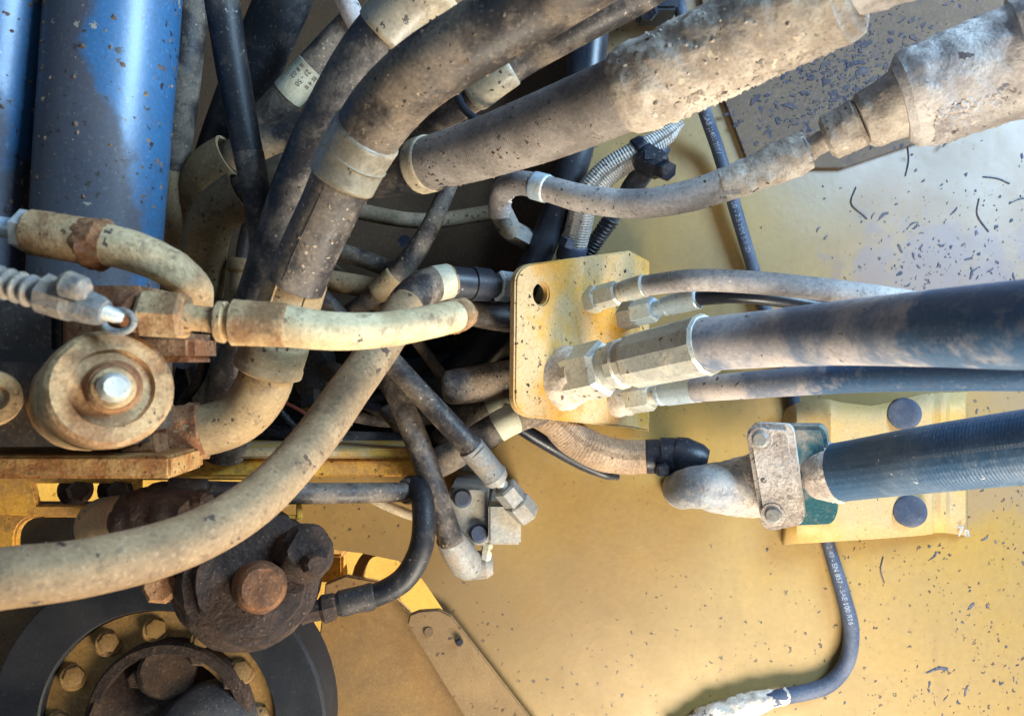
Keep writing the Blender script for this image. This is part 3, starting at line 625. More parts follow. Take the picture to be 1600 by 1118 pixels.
# sleeved big hose to the upper right
r, p, h = hose('hydraulic_hose', 'thick fabric-sleeved hose leading into the mud-caked end at upper right', 'hose', [(520, 276, 0.97, 37), (600, 270, 0.93, 38), (660, 259, 0.89, 40), (700, 248, 0.86, 43)], 'rubber')
ps = Path([(655, 260, 0.89, 41), (750, 233, 0.83, 47), (850, 198, 0.78, 53), (975, 147, 0.71, 58), (1010, 130, .695, 59)])
sweep('woven_sleeve', ps, 'sleeve', r, seg=40, wobble=0.0015)
crumbs('mud_crumbs', r, ps, 260, -180, 180, 0.0022)
band('clear_band', r, ps, (650, 262), (676, 254), 'band_pale', 0.002, CUFF)
pm = Path([(968, 151, 0.71, 66), (1020, 127, 0.695, 69), (1080, 99, 0.68, 71), (1180, 50, 0.65, 74), (1300, -8, 0.62, 78), (1330, -22, 0.61, 76)])
sweep('mud_caked_sleeve', pm, 'mud', r, seg=72, step=0.003, rough=0.0024, rfreq=56, prof=[(0, .84), (.03, .96), (.07, 1), (.9, 1.0), (.95, 1.05), (1, 1.0)])
crumbs('mud_crumbs', r, pm, 700, 35, 135, 0.0042, 'mud'); crumbs('mud_crumbs', r, pm, 200, -90, 60, 0.003, 'mud')
pm2 = Path([(1310, -22, 0.61, 56), (1450, -75, 0.58, 60), (1650, -150, 0.54, 66)]); sweep('mud_caked_neck', pm2, 'mud_pale', r, seg=60, step=0.004, rough=0.003, rfreq=60)

# second muddy line at the upper right
r, p, h = hose('hydraulic_hose', 'thin dusty hose with blue-white cuff running to a mud-caked coupling', 'hose',
   [(782, 338, 1.03, 18), (781, 312, 1.02, 18), (790, 293, 1.0, 18.5), (815, 286, 0.97, 19), (855, 295, 0.95, 20), (920, 312, 0.92, 22), (1005, 318, 0.89, 23), (1085, 304, 0.87, 25), (1160, 278, 0.85, 27), (1225, 250, 0.835, 29), (1262, 234, 0.825, 29)], 'hose_grey')
crumbs('mud_crumbs', r, p, 300, -180, 180, 0.0018)
band('blue_cuff', r, p, (832, 290), (856, 296), 'zinc_blue', 0.002, CUFF)
band('mud_crust', r, p, (1130, 290), (1264, 234), 'mud', 0.001, [(0, .96), (.3, 1), (.85, 1.08), (1, .95)], rough=0.0022, rfreq=55, seg=44)
e1 = rod('elbow_ferrule', (783, 332, 1.03), (800, 366, 1.05), [(0, 16), (.05, 18), (.7, 18), (1, 14)], 'zinc_dull', r, 24)
hexnut('nut', (795, 358, 1.05), (832, 378, 1.09), 17, 'zinc_dull', r)
ax0 = (1255, 238, 0.828); c_ = rod('coupling', (1262, 234, 0.825), (1312, 208, 0.815), [(0, 20), (.2, 17), (1, 17)], 'mud', r, 24, rough=0.002)
rod('coupling_nut', (1290, 218, 0.82), (1347, 190, 0.80), [(0, 28), (.12, 36), (.9, 39), (1, 34)], 'mud', r, 30, 0.5, rough=0.0026, rfreq=70)
rod('adapter', (1345, 192, 0.80), (1412, 160, 0.785), [(0, 38), (.12, 45), (.5, 48), (.9, 52), (1, 50)], 'mud', r, 36, rough=0.0022, rfreq=70)
rod('swivel_block', (1405, 163, 0.785), (1600, 92, 0.74), [(0, 60), (.06, 74), (.15, 78), (.5, 82), (.96, 84), (1, 76)], 'mud_pale', r, 48, 0.2, rough=0.0026, rfreq=55)
pk = Path([(1408, 162, 0.784, 77), (1500, 128, .762, 80), (1595, 94, 0.742, 83)]); crumbs('mud_crumbs', r, pk, 800, 20, 130, 0.006, 'mud_pale')
crumbs('mud_crust_bits', r, p, 420, 40, 140, 0.003, 'mud')
rod('end_hub', (1590, 96, 0.742), (1760, 40, 0.70), [(0, 95), (.1, 100), (1, 100)], 'mud_pale', r, 40, 0.2, rough=0.004, rfreq=60)

# flaked mauve plate in the upper right, hose shadow darkened into its colour
o = plate('shade_plate', [(1118, 120), (1060, -200), (1900, -200), (1900, 40), (1530, 190), (1320, 262), (1172, 262)], P(1300, 100, 1.140), NY, 0.009, 'mauve', None, w=0.001)
tag(o, 'dull mauve plate, hose shadow put into its colour, covered in dark flakes behind the muddy coupling', 'plate')

# ================================================================= black hose and conduits above the bracket plate
r, p, h = hose('hydraulic_hose', 'glossy blue-black hose running down behind the yellow manifold plate', 'hose', [(938, -80, 1.06, 31), (918, 70, 1.06, 31), (903, 230, 1.06, 25), (873, 320, 1.07, 22), (838, 405, 1.08, 22), (800, 480, 1.09, 25), (765, 540, 1.12, 28), (700, 592, 1.18, 30), (600, 625, 1.25, 30)], 'rubber_clean')
r, p, h = hose('braided_conduit', 'grey braided conduit tied with black straps above the manifold plate', 'conduit', [(1066, 192, 1.02, 5), (1040, 212, 1.02, 15), (995, 240, 1.02, 20), (948, 270, 1.03, 21), (916, 308, 1.04, 21), (905, 350, 1.06, 21), (893, 395, 1.08, 21), (880, 440, 1.1, 21)], 'braid')
band('strap', r, p, (1008, 231), (996, 239), 'plastic_black', 0.003, CUFF)
band('strap', r, p, (897, 382), (891, 402), 'plug_blue', 0.002, CUFF)
rod('strap_lock', (880, 376, 1.05), (890, 382, 1.03), [(0, 9), (1, 9)], 'plug_blue', r, 4, 0.5)
r, p, h = hose('thin_conduit', 'thin black corrugated conduit beside the grey braided one', 'conduit', [(1035, 228, 1.03, 15), (1015, 255, 1.03, 17), (990, 290, 1.04, 17), (975, 310, 1.05, 14), (955, 342, 1.06, 12), (930, 378, 1.08, 11), (905, 415, 1.1, 11)], 'spiral')
q0 = p.near(955, 342); q1 = p.len(); nn_ = 15
for i in range(nn_):
    q = q0 + (q1 - q0) * i / nn_; sweep('coil', p, 'rubber_clean', r, q, q + (q1 - q0) / nn_ * .6, dr=0.0018, seg=20, step=.002, prof=[(0, .9), (.3, 1), (.7, 1), (1, .9)])
t = thing('conduit_clip', 'black plastic clip with bolt gripping the conduits', 'clip', P(1025, 262, 1.0))
rod('body', (1000, 244, 1.01), (1036, 262, 1.0), [(0, 20), (.1, 24), (.9, 22), (1, 18)], 'plastic_black', t, 8, 0.3)
hexnut('bolt', (1028, 262, 1.0), (1046, 268, 0.98), 16, 'plastic_black', t)
box('tab', 1004, 1040, 232, 252, 0.985, 1.02, 'plastic_black', t, 0.003)
t = thing('dark_bracket', 'small blue-black bracket at the top edge above the muddy sleeve', 'bracket', P(1030, 15, 1.12))
box('plate', 1004, 1060, -30, 14, 1.08, 1.14, 'rubber_clean', t, 0.004)
hexnut('bolt', (1016, 16, 1.10), (1012, 18, 1.05), 15, 'plastic_black', t)
r, p, h = hose('cable', 'short black cable loop between the two big sleeved hoses', 'cable', [(712, 138, 0.88, 6), (722, 165, 0.87, 6), (738, 182, 0.865, 6), (762, 190, 0.87, 6), (790, 192, .9, 6)], 'rubber_clean', seg=14)
r, p, h = hose('cable', 'dark taped cable hanging below the sleeved hose toward the dark recess', 'cable', [(712, 260, 1.05, 13), (692, 310, 1.05, 13), (668, 362, 1.05, 15), (635, 412, 1.05, 17), (600, 448, 1.06, 16), (560, 480, 1.08, 15), (520, 505, 1.12, 14)], 'rubber_dusty', wobble=0.003)
band('tape_cuff', r, p, (618, 432), (588, 458), 'tube_tan', 0.002, CUFF)
for (pts, lb, mt) in (([(500, 385, 1.1, 14), (560, 402, 1.09, 14), (640, 432, 1.08, 14), (720, 470, 1.07, 14), (830, 500, 1.1, 14)], 'upper dark brown pipe crossing behind the tan hose end', 'rubber_dusty'),
                      ([(500, 436, 1.1, 17), (560, 446, 1.09, 17), (640, 462, 1.08, 17), (700, 490, 1.1, 16)], 'lower brown pipe crossing behind the taped cable', 'hose_tan'),
                      ([(650, 450, 1.02, 20), (700, 473, 1.02, 22), (750, 490, 1.03, 22), (830, 500, 1.06, 22)], 'purple-brown hose entering behind the manifold plate edge', 'rubber_dusty'),
                      ([(460, 430, 1.06, 14), (520, 480, 1.06, 13), (575, 560, 1.06, 12), (610, 610, 1.06, 12)], 'thin brown hose diving into the recess behind the cream hose', 'rubber_dusty')):
    hose('hydraulic_hose', lb, 'hose', pts, mt)
o = rod('slot_plug', P(632, 377, 1.152), P(632, 377, 1.146), [(0, 10), (1, 10)], 'plastic_black', None, 20); tag(o, 'small dark oval plug in the panel beside the taped cable', 'plug')

# ================================================================= manifold plate with fittings
pA, pB = P(805, 530, 0.95), P(1016, 530, 1.13)
uv_ = (pB - pA).normalized(); NM = Vector((uv_.y, -uv_.x, 0)).normalized()
if NM.y > 0: NM = -NM
t = thing('manifold_plate', 'yellow chipped bulkhead plate with rounded corners and a round hole', 'plate', P(1016, 672, 1.13))
plate('plate', arc(835, 441, 29, 30, 180, 258, 6) + [(985, 391), (1016, 408), (1016, 674), (985, 668)] + arc(836, 622, 32, 31, 96, 180, 6), pA, NM, 0.013, 'plate_yellow', t,
      [arc(846, 459, 11.5, 17, 0, 342, 19)], w=0.0025)
FADE = dict(amt=0.52, sc=13, soft=0.17, rough=0.42, drough=0.9, var=0.16, spot=(70, 68, 76), sa=0.4, ssc=90, bump=0.25, speck=0.1, grime=0.3, gdark=(60, 58, 70))
pts = [(1095, 538, 0.84, 42), (1200, 529, 0.79, 45), (1300, 521, 0.72, 50), (1450, 513, 0.61, 60), (1600, 507, 0.52, 71), (1760, 498, 0.46, 82)]
p = Path(pts); mk('big_hose_rubber', (56, 86, 118), (164, 156, 154), fade=(p.near(1470, 512), 0.035), **FADE)  # blue of the clean rubber is glare veil in the colour
r, p, h = hose('hydraulic_hose', 'largest hose on the manifold plate, dusty then clean black, glare veil in its blue', 'hose', pts, 'big_hose_rubber', seg=48)
lettering('lettering', 'WP 250 BAR', p, p.near(1490, 512), 0.008, 'ink_faint', r, lift=0.0006, ang0=0.25)
F0 = Vector(P(885, 588, 1.012)); F1 = P(1108, 537, 0.835)
def along(f): return F0 + (F1 - F0) * f
rod('mud_collar', along(-.08), along(.14), [(0, 54), (.3, 52), (.7, 44), (1, 40)], 'mud', r, 40, rough=0.003, rfreq=60, dm=1.0)
hexnut('nut', along(.06), along(.33), 45, 'zinc', r, 0.1, dm=.97)
rod('neck', along(.31), along(.43), [(0, 34), (1, 32)], 'zinc', r, 32, dm=.95)
ferrule('ferrule', along(.38), along(1.0), 44.5, 'zinc', r, sides=12, dm=.89)
# lower small line
pts = [(1085, 608, 0.97, 20), (1200, 599, 0.90, 22), (1350, 588, 0.82, 25), (1480, 584, 0.75, 27), (1600, 582, 0.69, 29), (1760, 580, 0.63, 31)]
p = Path(pts); mk('lower_hose_rubber', (50, 76, 106), (166, 156, 152), fade=(p.near(1285, 592), 0.03), **FADE)  # base blued by the same glare veil, under real dust
r, p, h = hose('hydraulic_hose', 'dusty hose below the largest one on the manifold plate', 'hose', pts, 'lower_hose_rubber', seg=32)
F0 = P(962, 626, 1.085); F1 = P(1092, 607, 0.97)
rod('mud_collar', along(-.05), along(.22), [(0, 26), (.5, 27), (1, 22)], 'mud', r, 32, rough=0.003, rfreq=70, dm=1.06)
hexnut('nut', along(.14), along(.48), 24, 'zinc', r, 0.1, dm=1.04); rod('neck', along(.46), along(.6), [(0, 15), (1, 15)], 'zinc', r, 20, dm=1.0)
ferrule('ferrule', along(.54), along(1), 20, 'zinc_blue', r, dm=.99)
# upper small line
r, p, h = hose('hydraulic_hose', 'upper thin dusty hose arching over the manifold fittings', 'hose', [(1000, 447, 1.0, 16), (1080, 438, 0.95, 17.5), (1160, 440, 0.93, 18), (1260, 449, 0.92, 18), (1370, 462, 0.93, 17), (1480, 480, 0.97, 17), (1600, 500, 1.0, 17)], 'hose_grey')
F0 = P(908, 473, 1.055); F1 = P(1005, 446, 0.99)
hexnut('lock_nut', along(0), along(.30), 22, 'zinc', r, 0.3, dm=1.05); hexnut('nut', along(.26), along(.62), 20, 'zinc', r, 0.1, dm=1.02)
rod('neck', along(.6), along(.7), [(0, 11), (1, 11)], 'zinc_blue', r, 20, dm=1.0); ferrule('ferrule', along(.62), along(1.02), 17, 'zinc', r, dm=.995)
r, p, h = hose('hydraulic_hose', 'thin clean black hose between the arching hose and the largest one', 'hose', [(1085, 466, 1.0, 12), (1150, 462, 0.97, 12), (1220, 468, 0.97, 12), (1300, 482, 0.99, 12), (1400, 500, 1.03, 12)], 'rubber_clean')
F0 = P(965, 497, 1.10); F1 = P(1092, 465, 0.995)
hexnut('lock_nut', along(0), along(.26), 22, 'zinc_dull', r, 0.3, dm=1.08); hexnut('nut', along(.22), along(.50), 21, 'zinc_blue', r, 0.1, dm=1.05)
rod('neck', along(.48), along(.64), [(0, 12), (1, 12)], 'zinc_blue', r, 20, dm=1.03); ferrule('ferrule', along(.58), along(1), 17, 'zinc_blue', r, dm=1.0)
for i, f in enumerate(((865, 565), (990, 630), (915, 480), (975, 505))): pass

# ================================================================= long tan hose sweeping across
r, p, h = hose('hydraulic_hose', 'long tan dusty hose sweeping from the corner up to the black coupling', 'hose',
   [(-160, 925, 0.50, 52), (0, 902, 0.52, 47), (140, 885, 0.55, 44), (290, 845, 0.60, 41), (400, 782, 0.66, 38), (480, 700, 0.72, 36), (545, 610, 0.79, 33.5), (595, 540, 0.85, 31.5), (640, 470, 0.91, 29), (668, 447, 0.94, 27), (705, 438, 0.96, 26)], 'hose_tan', seg=40, wobble=0.002)
crumbs('mud_crumbs', r, p, 260, -180, 180, 0.0018)
band('sleeve_dark', r, p, (636, 476), (683, 442), 'rubber_dusty', 0.0008)
lw = band('label_wrap', r, p, (678, 443), (702, 438), 'label_paper', 0.0012)
cp = rod('coupling', (698, 440, 0.958), (786, 447, 1.01), [(0, 22), (.03, 24), (.4, 24), (.41, 27), (.72, 26), (.76, 20), (1, 20)], 'rubber_clean', r, 32)
hexnut('nut', (776, 446, 1.0), (800, 449, 1.015), 24, 'zinc_blue', r)

# ================================================================= front-left fittings
t = thing('cream_hose', 'short cream cut hose end with square nut and ferrule', 'hose', P(225, 495, 0.60))
p = Path([(440, 508, 0.60, 33), (520, 517, 0.61, 30), (600, 515, 0.63, 28), (670, 503, 0.66, 26), (706, 495, 0.69, 25), (722, 491, 0.72, 24)])
sweep('hose', p, 'hose_cream', t, seg=40, wobble=0.0008)
q = p.near(709, 495); sweep('frayed_end', p, 'rust_tan', t, q, p.len(), dr=0.001, rough=0.0014, rfreq=120, step=.002, hollow=0.8, seg=48)
rod('ferrule', (338, 502, 0.595), (450, 508, 0.60), [(0, 28), (.03, 32), (.12, 33), (.15, 28), (.2, 30), (.24, 36), (.97, 35), (1, 33)], 'rust_tan', t, 32, rough=0.0006, rfreq=90)
rod('neck', (285, 495, 0.592), (345, 502, 0.595), [(0, 24), (.3, 20), (1, 20)], 'rust_tan', t, 24, rough=0.0006)
hexnut('nut', (222, 490, 0.59), (292, 494, 0.592), 40, 'rust_tan', t, 0.52)
rod('seat_ring', (196, 488, 0.60), (226, 490, 0.59), [(0, 34), (.8, 33), (1, 26)], 'rust', t, 24, rough=0.0015)
t = thing('muddy_hose', 'muddy curved hose end with rusty ferrule crossing the wide blue cylinder', 'hose', P(30, 365, 0.62))
p = Path([(150, 379, 0.60, 35), (210, 393, 0.60, 34), (265, 418, 0.61, 32), (298, 444, 0.63, 29), (308, 468, 0.67, 25), (304, 492, 0.72, 22)])
sweep('hose', p, 'hose_ochre', t, seg=36, wobble=0.002, rough=0.0006, rfreq=90)
rod('ferrule', (45, 362, 0.60), (160, 381, 0.60), [(0, 30), (.05, 36), (.9, 36), (1, 34)], 'rust_tan', t, 32, rough=0.0008)
rod('collar', (30, 359, 0.60), (54, 363, 0.60), [(0, 26), (.1, 33), (.8, 33), (1, 28)], 'zinc', t, 6, 0.3)
rod('mud_crust', (128, 376, 0.60), (172, 384, 0.60), [(0, 35), (.3, 39), (.7, 40), (1, 34)], 'rust', t, 48, rough=0.003, rfreq=90)
rod('stem', (-60, 345, 0.60), (36, 360, 0.60), [(0, 17), (1, 16)], 'zinc_blue', t, 20)
t = thing('wire_connector', 'grey plug connector on a ribbed conduit below the muddy hose', 'connector', P(100, 470, 0.52))
p = Path([(-80, 415, 0.52, 24), (0, 440, 0.52, 24), (75, 462, 0.52, 25)])
cd = sweep('conduit', p, 'connector_grey', t, rs=0.8)
for i in range(9):
    q = p.len() * (i + .1) / 9; sweep('rib', p, 'connector_grey', cd, q, q + p.len() / 9 * .62, seg=24, step=.002, prof=[(0, .82), (.35, 1.05), (.65, 1.05), (1, .82)])
rod('plug_body', (66, 458, 0.52), (165, 488, 0.52), [(0, 26), (.05, 33), (.45, 32), (.5, 29), (.9, 25), (1, 20)], 'connector_grey', t, 10, 0.2, rough=0.0012, rfreq=80)
rod('latch', (96, 440, 0.51), (138, 456, 0.51), [(0, 16), (.2, 22), (.8, 20), (1, 12)], 'connector_grey', t, 12, 0.2, rough=0.001, rfreq=80)
rod('tip', (158, 486, 0.52), (192, 497, 0.525), [(0, 13), (.7, 11), (1, 7)], 'zinc', t, 20)
t = thing('lug_ring', 'grey ring lug behind the connector tip', 'ring lug', P(185, 505, 0.56))
pr = Path([(185 + 24 * math.cos(a), 502 + 17 * math.sin(a), 0.56, 6) for a in [i * math.pi / 8 for i in range(17)]], 3); sweep('ring', pr, 'zinc_dull', t, seg=14, step=.003)

t = thing('bolted_flange', 'round tan flange disc with a pale bolt head in its centre', 'flange', P(160, 612, 0.60))
rod('disc', (132, 626, 0.68), (176, 606, 0.57), [(0, 84), (.05, 90), (.55, 90), (.62, 92), (.9, 92), (.97, 89), (1, 82), (1.0, 60), (.965, 56), (.965, 44)], 'rust_tan', t, 64, rough=0.0007, rfreq=70, dm=.585)
rod('seat', (170, 607, 0.60), (178, 604, 0.562), [(0, 48), (.6, 45), (.8, 38), (1, 35)], 'rust', t, 40, rough=0.0006, dm=.58)
rod('washer', (175, 606, 0.572), (177, 605, 0.558), [(0, 34), (.6, 34), (1, 30)], 'rust_tan', t, 32, dm=.57)
rod('bolt', (176, 606, 0.566), (180, 604, 0.540), [(0, 24), (.6, 24), (.85, 22), (1, 16)], 'zinc', t, 12, 0.2, dm=.56, rough=.0004)
t = thing('bolted_flange', 'partial round dusty flange cut off at the left picture edge', 'flange', P(0, 622, 0.62))
rod('disc', (-30, 625, 0.68), (-12, 621, 0.61), [(0, 44), (.8, 45), (1, 40), (1.0, 22), (.93, 20)], 'rust_tan', t, 40, rough=0.0006, dm=.62)
t = thing('control_valve', 'dark steel valve body behind the round flange disc', 'valve', P(120, 700, 0.70))
box('body', -200, 205, 545, 700, 0.685, 0.78, 'steel_dark', t, 0.012)
box('upper_block', 92, 222, 445, 548, 0.66, 0.76, 'rust', t, 0.006)
box('upper_block', -120, 90, 470, 560, 0.70, 0.78, 'steel_dark', t, 0.006)
box('port_block', 196, 300, 520, 566, 0.66, 0.72, 'rust', t, 0.006)
rod('port', (215, 678, 0.775), (262, 676, 0.775), [(0, 52), (1, 50)], 'rust', t, 8, .4, rough=.002)

# ================================================================= recess contents
t = thing('engine_fitting', 'dark hexagonal plug fitting deep in the recess beside the tan hose', 'fitting', P(490, 620, 1.12))
rod('body', (488, 540, 1.14), (490, 612, 1.12), [(0, 30), (.3, 34), (.7, 30), (1, 24)], 'steel_dark', t, 24, rough=.003)
hexnut('plug', (490, 605, 1.12), (490, 640, 1.11), 22, 'steel_dark', t)
rod('side_boss', (515, 590, 1.15), (520, 590, 1.11), [(0, 26), (1, 24)], 'steel_dark', t, 24)
t = thing('lifting_hook', 'rusty hook bracket in the shadow beside the round flange', 'hook', P(300, 600, 0.95))
pr = Path([(262, 590, 0.94, 9), (272, 556, 0.94, 9), (296, 545, 0.94, 9), (318, 556, 0.94, 9), (312, 590, 0.95, 8), (286, 628, 0.95, 8), (278, 650, .95, 7)]); sweep('hook', pr, 'rust_dark', t, seg=14)
rod('eye', (286, 560, 0.96), (286, 560, 0.925), [(0, 16), (1, 16)], 'plastic_black', t, 20)
r, p, h = hose('hydraulic_hose', 'dark vertical hose in the recess left of the tan elbow', 'hose', [(345, 470, 1.0, 26), (342, 560, 1.0, 26), (340, 640, 1.02, 26), (330, 720, 1.06, 26)], 'rubber_dusty')
t = thing('pipe_fitting', 'tan capped fitting standing below the lower elbow', 'fitting', P(372, 470, 0.96))
rod('stem', (372, 420, 0.97), (368, 520, 0.97), [(0, 12), (.3, 12), (.35, 17), (1, 18)], 'tube_tan', t, 20); rod('cap', (374, 404, 0.97), (373, 426, 0.97), [(0, 16), (.2, 19), (.8, 19), (1, 14)], 'tube_tan', t, 20)
r, p, h = hose('wire', 'thin red wire in the recess below the crimped elbow', 'wire', [(430, 620, 1.05, 3), (448, 630, 1.05, 3), (475, 645, 1.05, 3), (495, 665, 1.06, 3), (510, 690, 1.08, 3)], 'wire_red', seg=10)
r, p, h = hose('wire', 'thin dark wire beside the red one in the recess', 'wire', [(425, 600, 1.04, 5), (432, 630, 1.04, 5), (455, 660, 1.05, 5), (490, 685, 1.07, 5), (520, 700, 1.1, 5)], 'rubber', seg=10)
r, p, h = hose('pipe', 'dark cross pipe lying along the bottom of the recess', 'pipe', [(380, 672, 1.1, 14), (480, 684, 1.1, 14), (580, 688, 1.1, 14), (700, 690, 1.1, 14)], 'rubber')

for (pts, lb, mt) in (([(400, 520, 1.14, 10), (450, 560, 1.15, 10), (520, 590, 1.17, 10), (620, 600, 1.2, 10)], 'thin grey pipe bending across the recess under the cream hose', 'zinc_dull'),
                      ([(560, 560, 1.2, 16), (640, 575, 1.2, 16), (720, 560, 1.2, 16), (800, 540, 1.2, 16)], 'dark hose along the back of the recess above the blunt stub', 'rubber'),
                      ([(520, 640, 1.18, 12), (600, 655, 1.18, 12), (680, 650, 1.18, 12), (780, 628, 1.18, 12)], 'dusty thin hose low in the recess under the blunt stub', 'rubber_dusty'),
                      ([(440, 300, 1.12, 13), (560, 330, 1.14, 13), (660, 345, 1.16, 12), (780, 330, 1.2, 12)], 'brown pipe crossing the upper recess behind the big hose', 'hose_half'),
                      ([(270, 480, 1.05, 14), (300, 560, 1.06, 14), (320, 640, 1.08, 14)], 'thin dusty hose hanging in the gap beside the hook', 'rubber_dusty')):
    hose('hydraulic_hose', lb, 'hose', pts, mt)
for (pts, lb, mt) in (([(520, 420, 1.14, 9), (580, 470, 1.12, 9), (640, 520, 1.12, 9), (690, 585, 1.14, 9)], 'thin tan hose slanting down behind the cream hose tip', 'hose_half'),
                      ([(600, 640, 1.12, 11), (650, 690, 1.1, 11), (700, 720, 1.1, 11), (745, 728, 1.11, 11)], 'short dusty hose curling above the grey valve block', 'rubber_dusty'),
                      ([(420, 640, 1.14, 9), (500, 610, 1.16, 9), (590, 640, 1.16, 9), (660, 690, 1.16, 9)], 'slim black hose arching low across the recess', 'rubber'),
                      ([(395, 330, 1.05, 11), (380, 400, 1.05, 11), (390, 470, 1.06, 11), (400, 540, 1.1, 11)], 'slim dark hose hanging between the lower elbow and the big hoses', 'rubber')):
    hose('hydraulic_hose', lb, 'hose', pts, mt)

# ================================================================= lower-centre hoses and block
for (pts, lb, mt) in (([(640, 745, 1.04, 24), (690, 720, 1.03, 24), (740, 690, 1.02, 24), (800, 655, 1.02, 23), (850, 640, 1.04, 22)], 'brown hose with a white tag stripe running under the manifold plate', 'rubber_dusty'),
                      ([(690, 690, 1.09, 22), (740, 650, 1.08, 22), (800, 622, 1.08, 22), (850, 600, 1.1, 22)], 'dark brown hose above the tagged one, entering behind the manifold plate', 'rubber_dusty')):
    r, p, h = hose('hydraulic_hose', lb, 'hose', pts, mt)
    if 'tag' in lb: band('tag_stripe', r, p, (775, 670), (805, 652), 'label_paper', 0.0008)
t = thing('capped_pipe', 'blunt dark pipe stub with dusty end left of the manifold plate', 'pipe', P(700, 608, 1.02))
p = Path([(694, 606, 1.02, 22), (702, 605, 1.02, 27), (740, 600, 1.03, 29), (800, 590, 1.06, 29), (850, 582, 1.09, 29)]); sweep('pipe', p, 'rubber_dusty', t)
r, p, h = hose('hydraulic_hose', 'steep dusty hose ending in the grey valve block elbow', 'hose', [(560, 500, 1.02, 17), (600, 572, 1.0, 18), (645, 672, 0.98, 19.5), (678, 765, 0.97, 20), (706, 848, 0.98, 19)], 'rubber_dusty')
rod('elbow', (700, 838, 0.985), (735, 890, 1.02), [(0, 20), (.3, 24), (.8, 26), (1, 20)], 'zinc_dull', r, 20)
r, p, h = hose('hydraulic_hose', 'diagonal dusty hose with long pale ferrule to the valve block top', 'hose', [(570, 520, 0.98, 17), (625, 580, 0.97, 17.5), (690, 650, 0.96, 18), (745, 708, 0.96, 18)], 'rubber_dusty')
F0 = P(735, 698, 0.96); F1 = P(812, 790, 1.0)
rod('ferrule', along(0), along(.58), [(0, 20), (.03, 21), (.75, 20), (.8, 22), (.95, 18), (1, 12)], 'zinc_dull', r, 24); rod('stem', along(.55), along(.72), [(0, 9), (1, 9)], 'zinc', r, 16)
hexnut('nut', along(.66), along(.92), 20, 'zinc_dull', r); hexnut('elbow', along(.9), along(1.18), 22, 'zinc_dull', r, .5)
t = thing('valve_block', 'grey square valve block with dark ports on the yellow panel', 'valve', P(755, 850, 1.04))
box('body', 702, 762, 762, 852, 1.02, 1.148, 'block_grey', t, 0.003); box('cap_block', 763, 814, 788, 851, 1.0, 1.148, 'block_grey', t, 0.003)
for x, y in ((722, 778), (748, 833)): rod('port', (x, y, 1.03), (x, y, 1.008), [(0, 15), (.7, 15), (1, 11)], 'plug_blue', t, 20)
hexnut('nut', (762, 848, 1.04), (758, 876, 1.04), 9, 'zinc', t); rod('elbow', (722, 884, 1.05), (770, 880, 1.05), [(0, 18), (.2, 22), (.8, 22), (1, 16)], 'zinc_dull', t, 16); rod('elbow_port', (728, 884, 1.04), (727, 885, 1.015), [(0, 14), (1, 12)], 'zinc_dull', t, 20)
r, p, h = hose('hydraulic_hose', 'dark hose curving down and left to the rusty hub', 'hose', [(640, 757, 0.975, 15), (655, 764, 0.955, 17), (662, 800, 0.93, 18), (658, 855, 0.92, 19), (632, 903, 0.92, 19), (590, 928, 0.92, 18), (535, 942, 0.92, 17)], 'rubber')
F0 = P(585, 930, 0.92); F1 = P(470, 958, 0.90)
rod('ferrule', along(.0), along(.52), [(0, 19), (.05, 21), (.9, 20), (1, 16)], 'steel_dark', r, 24, rough=.0012); rod('union', along(.5), along(1), [(0, 15), (.1, 20), (.4, 22), (.5, 16), (1, 18)], 'rust_dark', r, 8, .2, rough=.002)
r, p, h = hose('hydraulic_hose', 'straight dark hose lying level under the pale rail', 'hose', [(330, 767, 0.86, 16), (430, 770, 0.88, 17), (540, 770, 0.92, 16), (640, 768, 0.96, 15)], 'rubber_dusty')
rod('ferrule', (262, 766, 0.85), (345, 768, 0.865), [(0, 18), (.05, 20), (.7, 20), (.75, 17), (1, 17)], 'steel_dark', r, 24)
pe = Path([(270, 766, 0.852, 15), (246, 768, 0.85, 15), (230, 780, 0.85, 15), (222, 800, .85, 15)]); sweep('elbow', pe, 'rust_dark', r, rough=.001)
rod('end_cap', (632, 768, 0.955), (662, 762, 0.99), [(0, 17), (.1, 20), (.8, 20), (1, 15)], 'steel_dark', r, 24)
r, p, h = hose('pipe', 'thin pale bent pipe behind the level dark hose', 'pipe', [(575, 775, 1.1, 8), (610, 792, 1.1, 8), (655, 808, 1.1, 8), (690, 812, 1.1, 8)], 'band_pale', seg=14)

# conduit bundle under the manifold plate
r, p, h = hose('braided_conduit', 'muddy brown braided conduit with a black connector below the manifold plate', 'conduit', [(815, 628, 1.05, 20), (860, 652, 1.05, 24), (895, 684, 1.06, 28), (935, 706, 1.06, 29), (980, 714, 1.07, 27), (1022, 713, 1.07, 25)], 'braid_brown', wobble=0.003)
rod('connector', (1008, 713, 1.07), (1065, 712, 1.06), [(0, 24), (.05, 27), (.4, 27), (.45, 30), (1, 28)], 'plastic_black', r, 24)
rod('boot', (1052, 708, 1.06), (1104, 722, 1.05), [(0, 27), (.3, 30), (.8, 26), (1, 20)], 'plastic_black', r, 24)
box('latch', 1027, 1046, 726, 744, 1.03, 1.06, 'plastic_black', r, 0.002)
r, p, h = hose('cable', 'blue-black cable hugging the panel under the brown conduit', 'cable', [(775, 640, 1.09, 10), (820, 672, 1.1, 11), (870, 702, 1.115, 11), (905, 722, 1.12, 10), (945, 740, 1.125, 8), (965, 745, 1.14, 5)], 'rubber_clean', seg=16)
r, p, h = hose('cable', 'thin brown cable between the tagged hose and the brown conduit', 'cable', [(790, 640, 1.06, 9), (840, 660, 1.07, 10), (885, 690, 1.085, 11), (920, 716, 1.1, 10)], 'hose_tan', seg=16)

